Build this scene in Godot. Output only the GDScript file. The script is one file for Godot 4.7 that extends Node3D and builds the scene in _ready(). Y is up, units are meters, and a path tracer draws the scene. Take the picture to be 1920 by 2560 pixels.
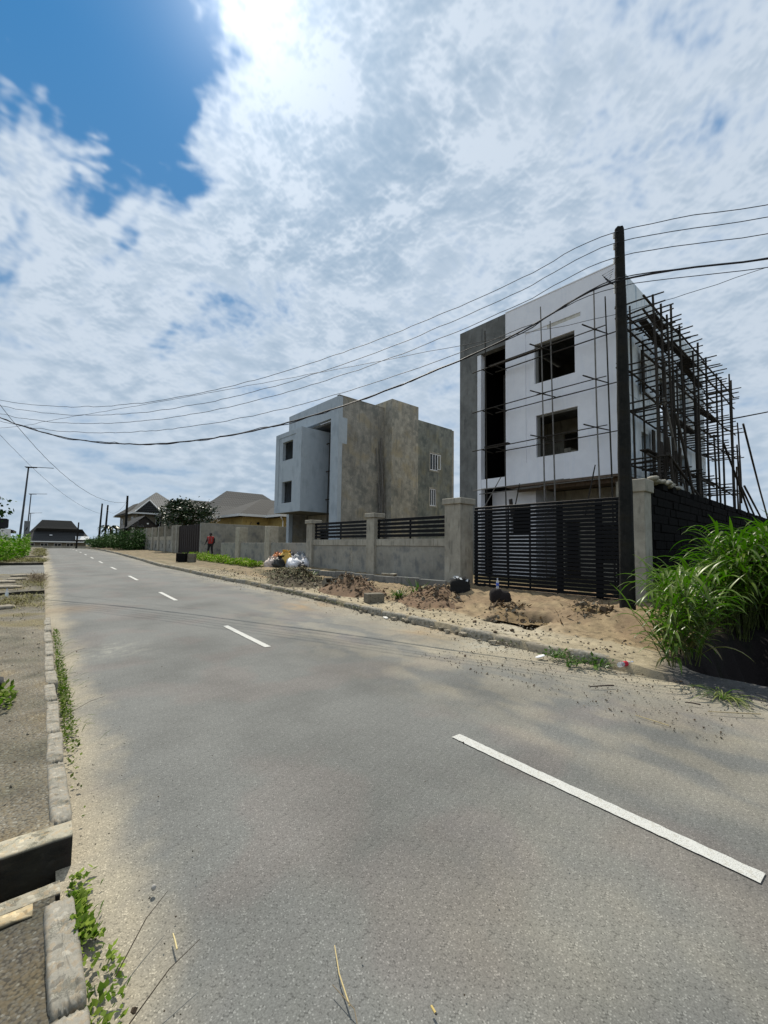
extends Node3D

# ---------------------------------------------------------------- frames
const G0 := Vector3(6.005, 0, -11.085)      # right end of the gate, on the fence line
var FB := Basis(Vector3.UP, deg_to_rad(-48.4))   # fence frame: x to the right along the fence, z towards the road
var RB := Basis(Vector3.UP, deg_to_rad(38.3))    # road frame: x across the road to the right, -z along it
var M := {}
var used := {}
var rng := RandomNumberGenerator.new()
var nz := FastNoiseLite.new()
var nf := FastNoiseLite.new()

func fp(a: float, y: float, b: float) -> Vector3: return G0 + FB * Vector3(-a, y, -b)
func rp(u: float, v: float, y: float) -> Vector3: return RB * Vector3(v, 0, -u) + Vector3(0, y, 0)
func to_uv(p: Vector3) -> Vector2:
	var q := RB.inverse() * p
	return Vector2(-q.z, q.x)

const HU := [-30.0, -5.0, 5.0, 8.6, 15.2, 22.0, 28.0, 34.0, 40.0, 46.0, 52.0, 58.0, 64.0, 71.0, 80.0, 90.0, 100.0, 112.0, 125.0, 160.0, 3000.0]
const HH := [0.0, 0.0, 0.0, 0.05, 0.19, 0.35, 0.45, 0.55, 0.66, 0.77, 0.85, 0.91, 0.95, 0.98, 0.95, 0.7, 0.1, -0.8, -1.5, -1.8, -1.8]
func rh(u: float) -> float:
	var i := 0
	while i < HU.size() - 2 and u > HU[i + 1]: i += 1
	var t := clampf((u - HU[i]) / (HU[i + 1] - HU[i]), 0, 1)
	return lerpf(HH[i], HH[i + 1], t)
const EU := [-40.0, 8.0, 12.0, 16.0, 18.0, 22.0, 28.0, 36.0, 200.0]
const EV := [6.5, 6.5, 6.52, 6.3, 6.0, 5.7, 5.45, 5.55, 5.7]
func redge(u: float) -> float:
	var i := 0
	while i < EU.size() - 2 and u > EU[i + 1]: i += 1
	return lerpf(EV[i], EV[i + 1], smoothstep(0, 1, clampf((u - EU[i]) / (EU[i + 1] - EU[i]), 0, 1)))
func sm(a: float, b: float, x: float) -> float: return smoothstep(a, b, x)
func gauss(x: float, y: float, cx: float, cy: float, r: float) -> float:
	return exp(-((x - cx) * (x - cx) + (y - cy) * (y - cy)) / (r * r))
# verge height at road coordinates
func vh(u: float, v: float) -> float:
	var s := v - redge(u)
	var rise := 0.045 * clampf(s, 0, 5.5)
	var k := sm(1.8, 3.0, u)                      # no kerb this side of the driveway
	var y := rh(u) + lerpf(0.01, 0.115, k) + rise
	return y
func gy(p: Vector3) -> float:
	var q := to_uv(p)
	if q.y > redge(q.x): return vh(q.x, q.y)
	if q.y < 0.2: return rh(q.x) + 0.12
	return rh(q.x)

# ---------------------------------------------------------------- mesh builder
class MB:
	var v := PackedVector3Array()
	var n := PackedVector3Array()
	var c := PackedColorArray()
	var ix := PackedInt32Array()
	var col := Color(1, 1, 1)
	var colored := false
	var gain := 1.0                     # vertex colours hold at most 1: bright tints are stored divided
	func paint(k: Color) -> MB:
		col = k; colored = true
		return self
	func tri(a: Vector3, b: Vector3, d: Vector3) -> void:
		var m := (b - a).cross(d - a).normalized()
		var i := v.size()
		v.append(a); v.append(b); v.append(d)
		for k in 3:
			n.append(m); c.append(col)
		ix.append(i); ix.append(i + 2); ix.append(i + 1)
	func quad(a: Vector3, b: Vector3, d: Vector3, e: Vector3) -> void:
		var m := (d - a).cross(e - b).normalized()
		var i := v.size()
		v.append(a); v.append(b); v.append(d); v.append(e)
		for k in 4:
			n.append(m); c.append(col)
		for k in [0, 2, 1, 0, 3, 2]: ix.append(i + k)
	func box(p: Vector3, s: Vector3, bs := Basis(), ch := 0.0) -> MB:
		var h := s * 0.5
		if ch <= 0.0:
			for ax in 3:
				for sg in [1.0, -1.0]:
					var a := Vector3.ZERO; a[ax] = sg * h[ax]
					var e1 := Vector3.ZERO; e1[(ax + 1) % 3] = h[(ax + 1) % 3]
					var e2 := Vector3.ZERO; e2[(ax + 2) % 3] = h[(ax + 2) % 3] * sg
					quad(p + bs * (a - e1 - e2), p + bs * (a + e1 - e2), p + bs * (a + e1 + e2), p + bs * (a - e1 + e2))
			return self
		var q := h - Vector3.ONE * ch
		for ax in 3:
			var b1: int = (ax + 1) % 3
			var b2: int = (ax + 2) % 3
			for sg in [1.0, -1.0]:
				var a := Vector3.ZERO; a[ax] = sg * h[ax]
				var e1 := Vector3.ZERO; e1[b1] = q[b1]
				var e2 := Vector3.ZERO; e2[b2] = q[b2] * sg
				quad(p + bs * (a - e1 - e2), p + bs * (a + e1 - e2), p + bs * (a + e1 + e2), p + bs * (a - e1 + e2))
			for s1 in [1.0, -1.0]:
				for s2 in [1.0, -1.0]:
					var A := Vector3.ZERO; A[b1] = s1 * h[b1]; A[b2] = s2 * q[b2]
					var B := Vector3.ZERO; B[b1] = s1 * q[b1]; B[b2] = s2 * h[b2]
					var E := Vector3.ZERO; E[ax] = -q[ax] * s1 * s2
					quad(p + bs * (A - E), p + bs * (A + E), p + bs * (B + E), p + bs * (B - E))
		for sx in [1.0, -1.0]:
			for sy in [1.0, -1.0]:
				for sz in [1.0, -1.0]:
					var a := p + bs * Vector3(sx * h.x, sy * q.y, sz * q.z)
					var b := p + bs * Vector3(sx * q.x, sy * h.y, sz * q.z)
					var d := p + bs * Vector3(sx * q.x, sy * q.y, sz * h.z)
					if sx * sy * sz > 0: tri(a, b, d)
					else: tri(a, d, b)
		return self
	# bent tapered tube with smooth normals
	func tube(pts: Array, radii: Array, sides := 7, caps := true) -> MB:
		var up := Vector3(0.13, 0.97, 0.21)
		var rings := []
		for i in pts.size():
			var t: Vector3 = (pts[mini(i + 1, pts.size() - 1)] - pts[maxi(i - 1, 0)]).normalized()
			var x := t.cross(up if absf(t.dot(up)) < 0.92 else Vector3(1, 0.1, 0)).normalized()
			var y := x.cross(t).normalized()
			var first := v.size()
			for k in sides:
				var an := TAU * k / sides
				var dr := x * cos(an) + y * sin(an)
				v.append(pts[i] + dr * radii[i]); n.append(dr); c.append(col)
			rings.append(first)
		for i in pts.size() - 1:
			for k in sides:
				var a: int = rings[i] + k
				var b: int = rings[i] + (k + 1) % sides
				var d: int = rings[i + 1] + (k + 1) % sides
				var e: int = rings[i + 1] + k
				for q in [a, b, d, a, d, e]: ix.append(q)
		if caps:
			for e in [0, pts.size() - 1]:
				for k in sides - 2:
					var a: Vector3 = v[rings[e]]; var b: Vector3 = v[rings[e] + k + 1]; var d: Vector3 = v[rings[e] + k + 2]
					if e == 0: tri(a, b, d)
					else: tri(a, d, b)
		return self
	# rounded, noisy lump; power > 2 makes it boxy
	func lump(p: Vector3, r: Vector3, power: float, amp: float, noise: FastNoiseLite, freq: float, rows := 7, cols := 10, bs := Basis(), off := Vector3.ZERO) -> MB:
		var first := v.size()
		for i in rows + 1:
			var la := -PI / 2 + PI * i / rows
			for k in cols:
				var lo := TAU * k / cols
				var dr := Vector3(cos(la) * cos(lo), sin(la), cos(la) * sin(lo))
				var m := pow(pow(absf(dr.x), power) + pow(absf(dr.y), power) + pow(absf(dr.z), power), -1.0 / power)
				var q := dr * m
				q *= 1.0 + amp * noise.get_noise_3dv((q * freq + off) * 100.0)
				v.append(p + bs * (q * r)); n.append(Vector3.ZERO); c.append(col)
		for i in rows:
			for k in cols:
				var a := first + i * cols + k
				var b := first + i * cols + (k + 1) % cols
				var d := b + cols
				var e := a + cols
				for q in [a, b, d, a, d, e]: ix.append(q)
		var i0 := ix.size() - rows * cols * 6
		for t in range(i0, ix.size(), 3):
			var m := (v[ix[t + 2]] - v[ix[t]]).cross(v[ix[t + 1]] - v[ix[t]])
			for k in 3: n[ix[t + k]] += m
		for i in range(first, v.size()): n[i] = n[i].normalized() if n[i].length() > 0 else Vector3.UP
		return self
	# angular broken piece: a box with its corners knocked about
	func shard(p: Vector3, r: Vector3, rg: RandomNumberGenerator, bs := Basis()) -> MB:
		var q := []
		for i in 8:
			var d := Vector3(1.0 if i & 1 else -1.0, 1.0 if i & 2 else -1.0, 1.0 if i & 4 else -1.0)
			q.append(p + bs * (d * r * Vector3(rg.randf_range(0.4, 1.0), rg.randf_range(0.45, 1.0), rg.randf_range(0.4, 1.0))))
		for f in [[0, 4, 6, 2], [1, 3, 7, 5], [0, 1, 5, 4], [2, 6, 7, 3], [0, 2, 3, 1], [4, 5, 7, 6]]:
			tri(q[f[0]], q[f[1]], q[f[2]])
			tri(q[f[0]], q[f[2]], q[f[3]])
		return self
	# smooth sheet over a list of u and v values
	func sheet(us: Array, vs: Array, f: Callable, cf: Variant = null) -> MB:
		var first := v.size()
		var w := vs.size()
		for u in us:
			for x in vs:
				v.append(f.call(u, x))
				n.append(Vector3.ZERO)
				if cf != null:
					c.append(cf.call(u, x) * gain); colored = true
				else: c.append(col)
		for i in us.size() - 1:
			for k in w - 1:
				var a := first + i * w + k
				for q in [a, a + w, a + w + 1, a, a + w + 1, a + 1]: ix.append(q)
		var i0 := ix.size() - (us.size() - 1) * (w - 1) * 6
		for t in range(i0, ix.size(), 3):
			var m := (v[ix[t + 2]] - v[ix[t]]).cross(v[ix[t + 1]] - v[ix[t]])
			for k in 3: n[ix[t + k]] += m
		for i in range(first, v.size()): n[i] = n[i].normalized()
		return self
	func blade(p: Vector3, dir: Vector3, length: float, width: float, droop: float, seg := 4, fold := 0.25) -> void:
		# an arching leaf: starts along dir, bends down
		var q := p
		var d := dir.normalized()
		var side := d.cross(Vector3.UP)
		side = side.normalized() if side.length() > 0.05 else Vector3(1, 0, 0)
		var first := v.size()
		for i in seg + 1:
			var t := float(i) / seg
			var w := width * (0.35 + 1.3 * t) if t < 0.5 else width * (1.0 - pow((t - 0.5) * 2.0, 1.6))
			w = maxf(w, width * 0.04)
			var nm := side.cross(d).normalized()
			v.append(q - side * w * 0.5 + nm * w * fold); n.append((nm + side * 0.4).normalized()); c.append(col)
			v.append(q); n.append(nm); c.append(col)
			v.append(q + side * w * 0.5 + nm * w * fold); n.append((nm - side * 0.4).normalized()); c.append(col)
			d = (d + Vector3.DOWN * droop / seg).normalized()
			q += d * length / seg
		for i in seg:
			var a := first + i * 3
			for k in 2:
				for e in [a + k, a + k + 4, a + k + 1, a + k, a + k + 3, a + k + 4]: ix.append(e)
	func leaf(p: Vector3, x: Vector3, y: Vector3) -> void:
		# a small diamond leaf spanned by x (half width) and y (length)
		var nm := x.cross(y).normalized()
		var i := v.size()
		for q in [p, p + y * 0.45 + x, p + y, p + y * 0.45 - x]:
			v.append(q); n.append(nm); c.append(col)
		for k in [0, 2, 1, 0, 3, 2]: ix.append(i + k)
	func mesh() -> ArrayMesh:
		var a := []
		a.resize(Mesh.ARRAY_MAX)
		a[Mesh.ARRAY_VERTEX] = v
		a[Mesh.ARRAY_NORMAL] = n
		if colored: a[Mesh.ARRAY_COLOR] = c
		a[Mesh.ARRAY_INDEX] = ix
		var m := ArrayMesh.new()
		m.add_surface_from_arrays(Mesh.PRIMITIVE_TRIANGLES, a)
		return m

# ---------------------------------------------------------------- nodes
func numbered(called: String) -> String:
	if not used.has(called):
		used[called] = 0
		return called
	used[called] += 1
	return "%s_%03d" % [called, used[called]]
func tag(o: Node, label: String, category: String, group := "", kind := "") -> void:
	if label: o.set_meta("label", label)
	if category: o.set_meta("category", category)
	if group: o.set_meta("group", group)
	if kind: o.set_meta("kind", kind)
func thing(called: String, label: String, category: String, at := Vector3.ZERO, bs := Basis(), group := "") -> Node3D:
	var o := Node3D.new()
	o.name = numbered(called)
	o.transform = Transform3D(bs, at)
	add_child(o)
	tag(o, label, category, group)
	return o
func mi(called: String, mesh: Mesh, m: Material, parent: Node = null, at := Transform3D()) -> MeshInstance3D:
	var o := MeshInstance3D.new()
	o.mesh = mesh
	o.material_override = m
	o.transform = at
	if parent == null:
		o.name = numbered(called)
		add_child(o)
	else:
		o.name = called
		parent.add_child(o, true)
		if not str(o.name).begins_with(called): o.name = called
	return o
var pcount := {}
func part(called: String, mb: Variant, m: Material, parent: Node, at := Transform3D()) -> MeshInstance3D:
	var o := MeshInstance3D.new()
	o.mesh = mb.mesh() if mb is MB else mb
	o.material_override = m
	o.transform = at
	var key := str(parent.get_instance_id()) + called
	if pcount.has(key):
		pcount[key] += 1
		o.name = "%s_%03d" % [called, pcount[key]]
	else:
		pcount[key] = 0
		o.name = called
	parent.add_child(o, true)
	return o
func solo(called: String, label: String, category: String, mb: Variant, m: Material, at := Vector3.ZERO, bs := Basis(), group := "", kind := "") -> MeshInstance3D:
	var o := mi(called, mb.mesh() if mb is MB else mb, m, null, Transform3D(bs, at))
	tag(o, label, category, group, kind)
	return o
func setting(called: String, mb: Variant, m: Material) -> MeshInstance3D:
	var o := mi(called, mb.mesh() if mb is MB else mb, m)
	o.set_meta("kind", "structure")
	return o
func dup(o: Node3D, called: String, at: Vector3, bs: Basis, label := "", group := "") -> Node3D:
	var r: Node3D = o.duplicate()
	r.name = numbered(called)
	add_child(r)
	r.transform = Transform3D(bs, at)
	if label: r.set_meta("label", label)
	if group: r.set_meta("group", group)
	return r

# ---------------------------------------------------------------- textures
func lin(r: float, g: float, b: float) -> Color: return Color(r, g, b).linear_to_srgb()
func noise_bytes(w: int, h: int, freq: float, oct: int, sd: int, type := FastNoiseLite.TYPE_SIMPLEX_SMOOTH, ret := -1) -> PackedByteArray:
	var f := FastNoiseLite.new()
	f.seed = sd; f.frequency = freq; f.noise_type = type
	f.fractal_type = FastNoiseLite.FRACTAL_FBM if oct > 1 else FastNoiseLite.FRACTAL_NONE
	f.fractal_octaves = oct
	if ret >= 0: f.cellular_return_type = ret
	var im := f.get_seamless_image(w, h)
	im.convert(Image.FORMAT_L8)
	return im.get_data()
func stretched(w: int, h: int, freq: float, oct: int, sd: int, k: int) -> PackedByteArray:
	var f := FastNoiseLite.new()
	f.seed = sd; f.frequency = freq; f.fractal_octaves = oct; f.fractal_type = FastNoiseLite.FRACTAL_FBM
	var im := f.get_seamless_image(w, h / k)
	im.convert(Image.FORMAT_L8)
	im.resize(w, h, Image.INTERPOLATE_CUBIC)
	return im.get_data()
# per-pixel colour from stacked noises: f(values) -> linear colour
func tex(w: int, layers: Array, f: Callable) -> ImageTexture:
	var bands := []
	bands.resize(8)
	var l := layers.size()
	var n := w * w / 8
	var one := func(b: int):
		var out := PackedByteArray()
		out.resize(n * 3)
		var a := []
		a.resize(l)
		var at := b * n
		for i in n:
			for k in l: a[k] = layers[k][at + i] / 255.0
			var q: Color = f.call(a)
			q = q.linear_to_srgb()
			out[i * 3] = clampi(int(q.r * 255.0), 0, 255)
			out[i * 3 + 1] = clampi(int(q.g * 255.0), 0, 255)
			out[i * 3 + 2] = clampi(int(q.b * 255.0), 0, 255)
		bands[b] = out
	var id := WorkerThreadPool.add_group_task(one, 8)
	WorkerThreadPool.wait_for_group_task_completion(id)
	var all := PackedByteArray()
	for b in bands: all.append_array(b)
	return ImageTexture.create_from_image(Image.create_from_data(w, w, false, Image.FORMAT_RGB8, all))
func grey(w: int, b: PackedByteArray) -> ImageTexture:
	return ImageTexture.create_from_image(Image.create_from_data(w, w, false, Image.FORMAT_L8, b))
func mat(called: String, color: Color, rough: float, t: Texture2D = null, period := 2.0, bump: Texture2D = null, bump_cm := 0.3, bump_period := 0.0) -> StandardMaterial3D:
	var m := StandardMaterial3D.new()
	m.resource_name = called
	m.albedo_color = color
	m.roughness = rough
	m.metallic_specular = 0.4
	if t or bump:
		m.uv1_triplanar = true
		m.uv1_scale = Vector3.ONE / period
		m.albedo_texture = t
	if bump:
		m.heightmap_enabled = true
		m.heightmap_texture = bump
		m.heightmap_scale = bump_cm
	M[called] = m
	return m
func detail(m: StandardMaterial3D, t: Texture2D, period: float) -> void:
	m.detail_enabled = true
	m.detail_albedo = t
	m.detail_blend_mode = BaseMaterial3D.BLEND_MODE_MUL
	m.detail_uv_layer = BaseMaterial3D.DETAIL_UV_2
	m.uv2_triplanar = true
	m.uv2_scale = Vector3.ONE / period

func mixc(a: Color, b: Color, t: float) -> Color: return a.lerp(b, clampf(t, 0, 1))

func materials() -> void:
	var W := 512
	var big := noise_bytes(W, W, 0.006, 4, 11)
	var mid := noise_bytes(W, W, 0.022, 4, 12)
	var fine := noise_bytes(W, W, 0.12, 3, 13)
	var grain := noise_bytes(W, W, 0.45, 2, 14)
	var drip := stretched(W, W, 0.03, 4, 15, 8)
	var cell := noise_bytes(W, W, 0.09, 1, 16, FastNoiseLite.TYPE_CELLULAR, FastNoiseLite.RETURN_CELL_VALUE)
	var celld := noise_bytes(W, W, 0.09, 1, 16, FastNoiseLite.TYPE_CELLULAR, FastNoiseLite.RETURN_DISTANCE)
	var peb := noise_bytes(W, W, 0.045, 1, 17, FastNoiseLite.TYPE_CELLULAR, FastNoiseLite.RETURN_CELL_VALUE)
	var pebd := noise_bytes(W, W, 0.045, 1, 17, FastNoiseLite.TYPE_CELLULAR, FastNoiseLite.RETURN_DISTANCE)
	var t_mul := tex(W, [big, mid], func(a): var k: float = 0.62 + 0.5 * a[0] + 0.12 * a[1]; return Color(k, k, k))
	# asphalt: pale worn stones in dark binder
	var t_asph := tex(W, [cell, celld, grain, mid], func(a):
		var k: float = 0.142 + 0.05 * (a[0] - 0.5) + 0.05 * (a[2] - 0.5) + 0.03 * (a[3] - 0.5)
		if a[0] > 0.94: k += 0.06
		if a[0] < 0.07: k *= 0.75
		k -= 0.03 * sm(0.35, 0.8, a[1])
		return Color(k * 1.0, k * 1.015, k * 0.955))
	var b_asph := tex(W, [celld, grain, cell], func(a): var k: float = 0.55 - 0.4 * a[0] + 0.2 * a[1] + 0.25 * a[2]; return Color(k, k, k))
	var m := mat("asphalt", lin(3, 3, 3), 0.85, t_asph, 0.27, b_asph, 0.16)
	m.vertex_color_use_as_albedo = true
	detail(m, t_mul, 7.3)
	# exposed aggregate pavement
	var t_agg := tex(W, [peb, pebd, mid, grain, big], func(a):
		var q := mixc(Color(0.17, 0.155, 0.125), Color(0.27, 0.26, 0.225), a[0])
		if a[0] > 0.9: q = Color(0.38, 0.37, 0.33)
		if a[0] < 0.12: q = Color(0.1, 0.095, 0.08)
		q = mixc(q, Color(0.1, 0.09, 0.07), sm(0.25, 0.7, a[1]))
		q = mixc(q, Color(0.24, 0.2, 0.135), sm(0.42, 0.62, a[2]) * 0.7)
		return q * (0.75 + 0.5 * a[3]))
	var b_agg := tex(W, [pebd, grain, mid], func(a): var k: float = 0.75 - 0.6 * a[0] + 0.2 * a[1] + 0.35 * a[2]; return Color(k, k, k))
	m = mat("aggregate", lin(3, 3, 3), 0.9, t_agg, 0.3, b_agg, 0.9)
	m.vertex_color_use_as_albedo = true
	detail(m, t_mul, 2.9)
	# bare earth
	var t_soil := tex(W, [mid, fine, grain, peb], func(a):
		var q := mixc(Color(0.66, 0.66, 0.66), Color(1.1, 1.07, 1.02), a[0] * 0.5 + a[1] * 0.5)
		if a[3] > 0.93: q = q * 1.25
		if a[3] < 0.05: q = q * 0.55
		return q * (0.75 + 0.5 * a[2]))
	var b_soil := tex(W, [mid, fine, grain], func(a): var k: float = 0.5 * a[0] + 0.35 * a[1] + 0.2 * a[2]; return Color(k, k, k))
	m = mat("soil", Color.WHITE, 0.95, t_soil, 1.3, b_soil, 3.0)
	m.vertex_color_use_as_albedo = true
	detail(m, t_mul, 5.1)
	m = mat("rubble", Color.WHITE, 0.95, t_soil, 0.5, b_soil, 0.8)
	m.vertex_color_use_as_albedo = true
	# concrete, several ages
	var t_con := tex(W, [big, mid, fine, drip, grain], func(a):
		var k: float = 0.9 + 0.3 * (a[0] - 0.5) + 0.25 * (a[1] - 0.5) + 0.12 * (a[2] - 0.5)
		var q := Color(k, k * 0.985, k * 0.95)
		q = mixc(q, q * Color(0.55, 0.56, 0.57), sm(0.55, 0.75, a[3]) * sm(0.35, 0.65, a[0]) * 0.8)
		return q * (0.92 + 0.16 * a[4]))
	var b_con := tex(W, [mid, fine, grain], func(a): var k: float = 0.5 * a[0] + 0.3 * a[1] + 0.25 * a[2]; return Color(k, k, k))
	m = mat("concrete", lin(0.4, 0.38, 0.325), 0.9, t_con, 3.1, b_con, 0.8)
	detail(m, t_mul, 8.7)
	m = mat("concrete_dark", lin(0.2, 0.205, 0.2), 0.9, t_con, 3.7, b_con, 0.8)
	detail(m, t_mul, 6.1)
	m = mat("concrete_pale", lin(0.42, 0.39, 0.32), 0.9, t_con, 2.3, b_con, 0.8)
	m = mat("kerb_concrete", lin(0.36, 0.32, 0.25), 0.92, t_soil, 0.8, b_soil, 1.0)
	# weathered render of the second building
	var t_rend := tex(W, [big, mid, drip, fine, grain], func(a):
		var blot: float = a[0] * 0.35 + a[1] * 0.45 + a[3] * 0.2
		var q := mixc(Color(0.19, 0.183, 0.163), Color(0.32, 0.3, 0.26), sm(0.2, 0.8, blot))
		q = mixc(q, Color(0.12, 0.127, 0.12), sm(0.46, 0.25, a[0] * 0.5 + a[1] * 0.25 + a[2] * 0.25) * 0.6)
		q = mixc(q, Color(0.27, 0.225, 0.14), sm(0.5, 0.8, a[0]) * 0.5)
		q = mixc(q, Color(0.1, 0.105, 0.105), sm(0.5, 0.76, a[2] * 0.5 + a[0] * 0.25 + a[1] * 0.25) * 0.6)
		q = mixc(q, q * 1.25, sm(0.6, 0.75, a[3]) * 0.4)
		return q * (0.88 + 0.24 * a[4]))
	m = mat("stained_render", lin(1.2, 1.2, 1.18), 0.92, t_rend, 6.6, b_con, 1.0)
	detail(m, t_mul, 9.3)
	m = mat("rear_render", lin(0.85, 0.92, 0.9), 0.92, t_rend, 5.9, b_con, 1.0)
	detail(m, t_mul, 8.3)
	m = mat("tower_render", lin(1.5, 1.47, 1.38), 0.92, t_rend, 5.6, b_con, 1.0)
	detail(m, t_mul, 7.9)
	# fence plaster with damp runs from the foot and the coping
	var t_fence := tex(W, [big, mid, drip, fine, grain], func(a):
		var q := mixc(Color(0.17, 0.17, 0.16), Color(0.31, 0.3, 0.265), a[0] * 0.5 + a[1] * 0.5)
		q = mixc(q, Color(0.1, 0.11, 0.12), sm(0.45, 0.75, a[0] * 0.55 + a[2] * 0.2 + a[1] * 0.25) * 0.75)
		q = mixc(q, q * 1.25, sm(0.55, 0.8, a[2]) * 0.5)
		q = mixc(q, q * 0.7, sm(0.68, 0.8, a[3]) * 0.6)
		return q * (0.88 + 0.24 * a[4]))
	m = mat("fence_plaster", lin(1.3, 1.28, 1.22), 0.92, t_fence, 3.3, b_con, 0.9)
	detail(m, t_mul, 7.7)
	# paint
	var t_white := tex(W, [big, mid, drip, grain], func(a):
		var k: float = 0.94 + 0.06 * a[1] + 0.02 * (a[3] - 0.5)
		var q := Color(k, k, k * 1.01)
		q = mixc(q, Color(0.84, 0.87, 0.92), sm(0.6, 0.8, a[2]) * 0.3)
		return mixc(q, Color(0.88, 0.88, 0.9), sm(0.5, 0.75, a[0]) * 0.35))
	m = mat("white_paint", lin(0.85, 0.86, 0.89), 0.75, t_white, 4.6, b_con, 0.35)
	var t_blue := tex(W, [big, mid, drip, grain], func(a):
		var q := mixc(Color(0.82, 0.86, 0.88), Color(0.98, 1.0, 1.0), a[1])
		q = mixc(q, Color(0.42, 0.52, 0.6), sm(0.48, 0.74, a[2] * 0.6 + a[0] * 0.4) * 0.8)
		return q)
	m = mat("streaked_paint", lin(0.78, 0.83, 0.86), 0.8, t_blue, 3.9, b_con, 0.5)
	var t_gpaint := tex(W, [big, mid, drip, grain], func(a):
		var q := mixc(Color(0.8, 0.83, 0.85), Color(1.0, 1.0, 1.0), a[1] * 0.6 + a[0] * 0.4)
		q = mixc(q, Color(0.6, 0.63, 0.65), sm(0.5, 0.8, a[2] * 0.4 + a[0] * 0.6) * 0.6)
		return q * (0.95 + 0.1 * a[3]))
	m = mat("bare_mortar", lin(0.62, 0.6, 0.54), 0.9, t_con, 2.0, b_con, 0.4)
	m = mat("grey_paint", lin(0.44, 0.49, 0.53), 0.8, t_gpaint, 5.3, b_con, 0.5)
	m = mat("ochre_paint", lin(0.45, 0.33, 0.12), 0.85, t_con, 3.0, b_con, 0.4)
	m = mat("cream_paint", lin(0.22, 0.2, 0.16), 0.85, t_con, 3.0, b_con, 0.4)
	m = mat("trim_white", lin(0.7, 0.7, 0.68), 0.7)
	m = mat("window_frame", lin(0.75, 0.76, 0.78), 0.4)
	m = mat("dark_glass", lin(0.012, 0.014, 0.016), 0.12)
	m = mat("soffit_board", lin(0.16, 0.12, 0.09), 0.85, t_con, 2.0, b_con, 0.5)
	# metal
	m = mat("gate_metal", lin(0.007, 0.0075, 0.009), 0.5, null, 1.0)
	m.metallic_specular = 0.22
	m = mat("rusty_panel", lin(0.028, 0.02, 0.018), 0.8, t_con, 1.7, b_con, 0.4)
	m = mat("galvanised", lin(0.2, 0.21, 0.23), 0.45, t_con, 1.1)
	m.metallic = 0.5
	m = mat("wire", lin(0.022, 0.022, 0.027), 0.6)
	m = mat("lamp_steel", lin(0.06, 0.065, 0.075), 0.5)
	m = mat("roof_sheet_pale", lin(0.62, 0.55, 0.47), 0.6)
	# wood
	var t_wood := tex(W, [drip, stretched(W, W, 0.12, 3, 31, 16), mid], func(a):
		var k: float = 0.6 + 0.5 * (a[0] - 0.5) + 0.6 * (a[1] - 0.5) + 0.2 * (a[2] - 0.5)
		return Color(k * 1.05, k, k * 0.92))
	var b_wood := grey(W, stretched(W, W, 0.12, 3, 31, 16))
	m = mat("scaffold_pole", lin(0.05, 0.044, 0.037), 0.85, t_wood, 0.7, b_wood, 0.5)
	m = mat("grey_pole", lin(0.26, 0.26, 0.26), 0.8, t_wood, 0.8, b_wood, 0.4)
	m = mat("scaffold_plank", lin(0.05, 0.042, 0.036), 0.9, t_wood, 0.9, b_wood, 0.5)
	m = mat("tarred_pole", lin(0.045, 0.045, 0.043), 0.85, t_rend, 1.4, b_con, 2.5)
	m.albedo_color = lin(0.085, 0.09, 0.095)
	m.metallic_specular = 0.2
	# roofs: courses across the slope
	var im := Image.create(64, 64, false, Image.FORMAT_RGB8)
	for y in 64:
		var k := 0.5 + 0.5 * float(y % 16) / 16.0
		if y % 16 == 0: k = 0.32
		for x in 64:
			var j := k * (1.0 + 0.12 * sin(x * 12.9898 + floorf(y / 16.0) * 78.233))
			im.set_pixel(x, y, Color(j, j, j))
	var t_course := ImageTexture.create_from_image(im)
	m = mat("roof_shingle", lin(0.068, 0.07, 0.07), 0.85, t_course, 1.4, t_course, 3.0)
	m = mat("roof_brown", lin(0.032, 0.032, 0.031), 0.85, t_course, 1.4, t_course, 3.0)
	m = mat("roof_dark", lin(0.014, 0.017, 0.018), 0.8, t_course, 1.4, t_course, 3.0)
	m = mat("roof_pale", lin(0.165, 0.17, 0.168), 0.8, t_course, 1.4, t_course, 3.0)
	m = mat("gable_board", lin(0.05, 0.042, 0.04), 0.75, t_wood, 1.0)
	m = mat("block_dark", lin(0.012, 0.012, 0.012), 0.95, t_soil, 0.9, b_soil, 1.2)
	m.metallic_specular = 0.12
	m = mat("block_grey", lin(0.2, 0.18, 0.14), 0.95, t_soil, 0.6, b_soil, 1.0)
	var t_kerb := tex(W, [mid, fine, grain, peb, big], func(a):
		var q := mixc(Color(0.2, 0.185, 0.15), Color(0.36, 0.34, 0.29), a[0] * 0.6 + a[1] * 0.4)
		q = mixc(q, Color(0.09, 0.088, 0.066), sm(0.5, 0.66, a[4] * 0.6 + a[1] * 0.4) * 0.75)
		q = mixc(q, Color(0.27, 0.2, 0.12), sm(0.56, 0.7, a[0]) * 0.5)
		if a[3] > 0.9: q = q * 1.35
		if a[3] < 0.08: q = q * 0.6
		return q * (0.75 + 0.5 * a[2]))
	m = mat("kerb_rough", Color.WHITE, 0.92, t_kerb, 0.55, b_agg, 0.7)
	m = mat("kerb_tint", lin(3, 3, 3), 0.92, t_kerb, 0.5, b_agg, 0.7)
	m.vertex_color_use_as_albedo = true
	m = mat("clod_earth", lin(0.12, 0.085, 0.055), 0.95, t_soil, 0.5, b_soil, 0.8)
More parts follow.
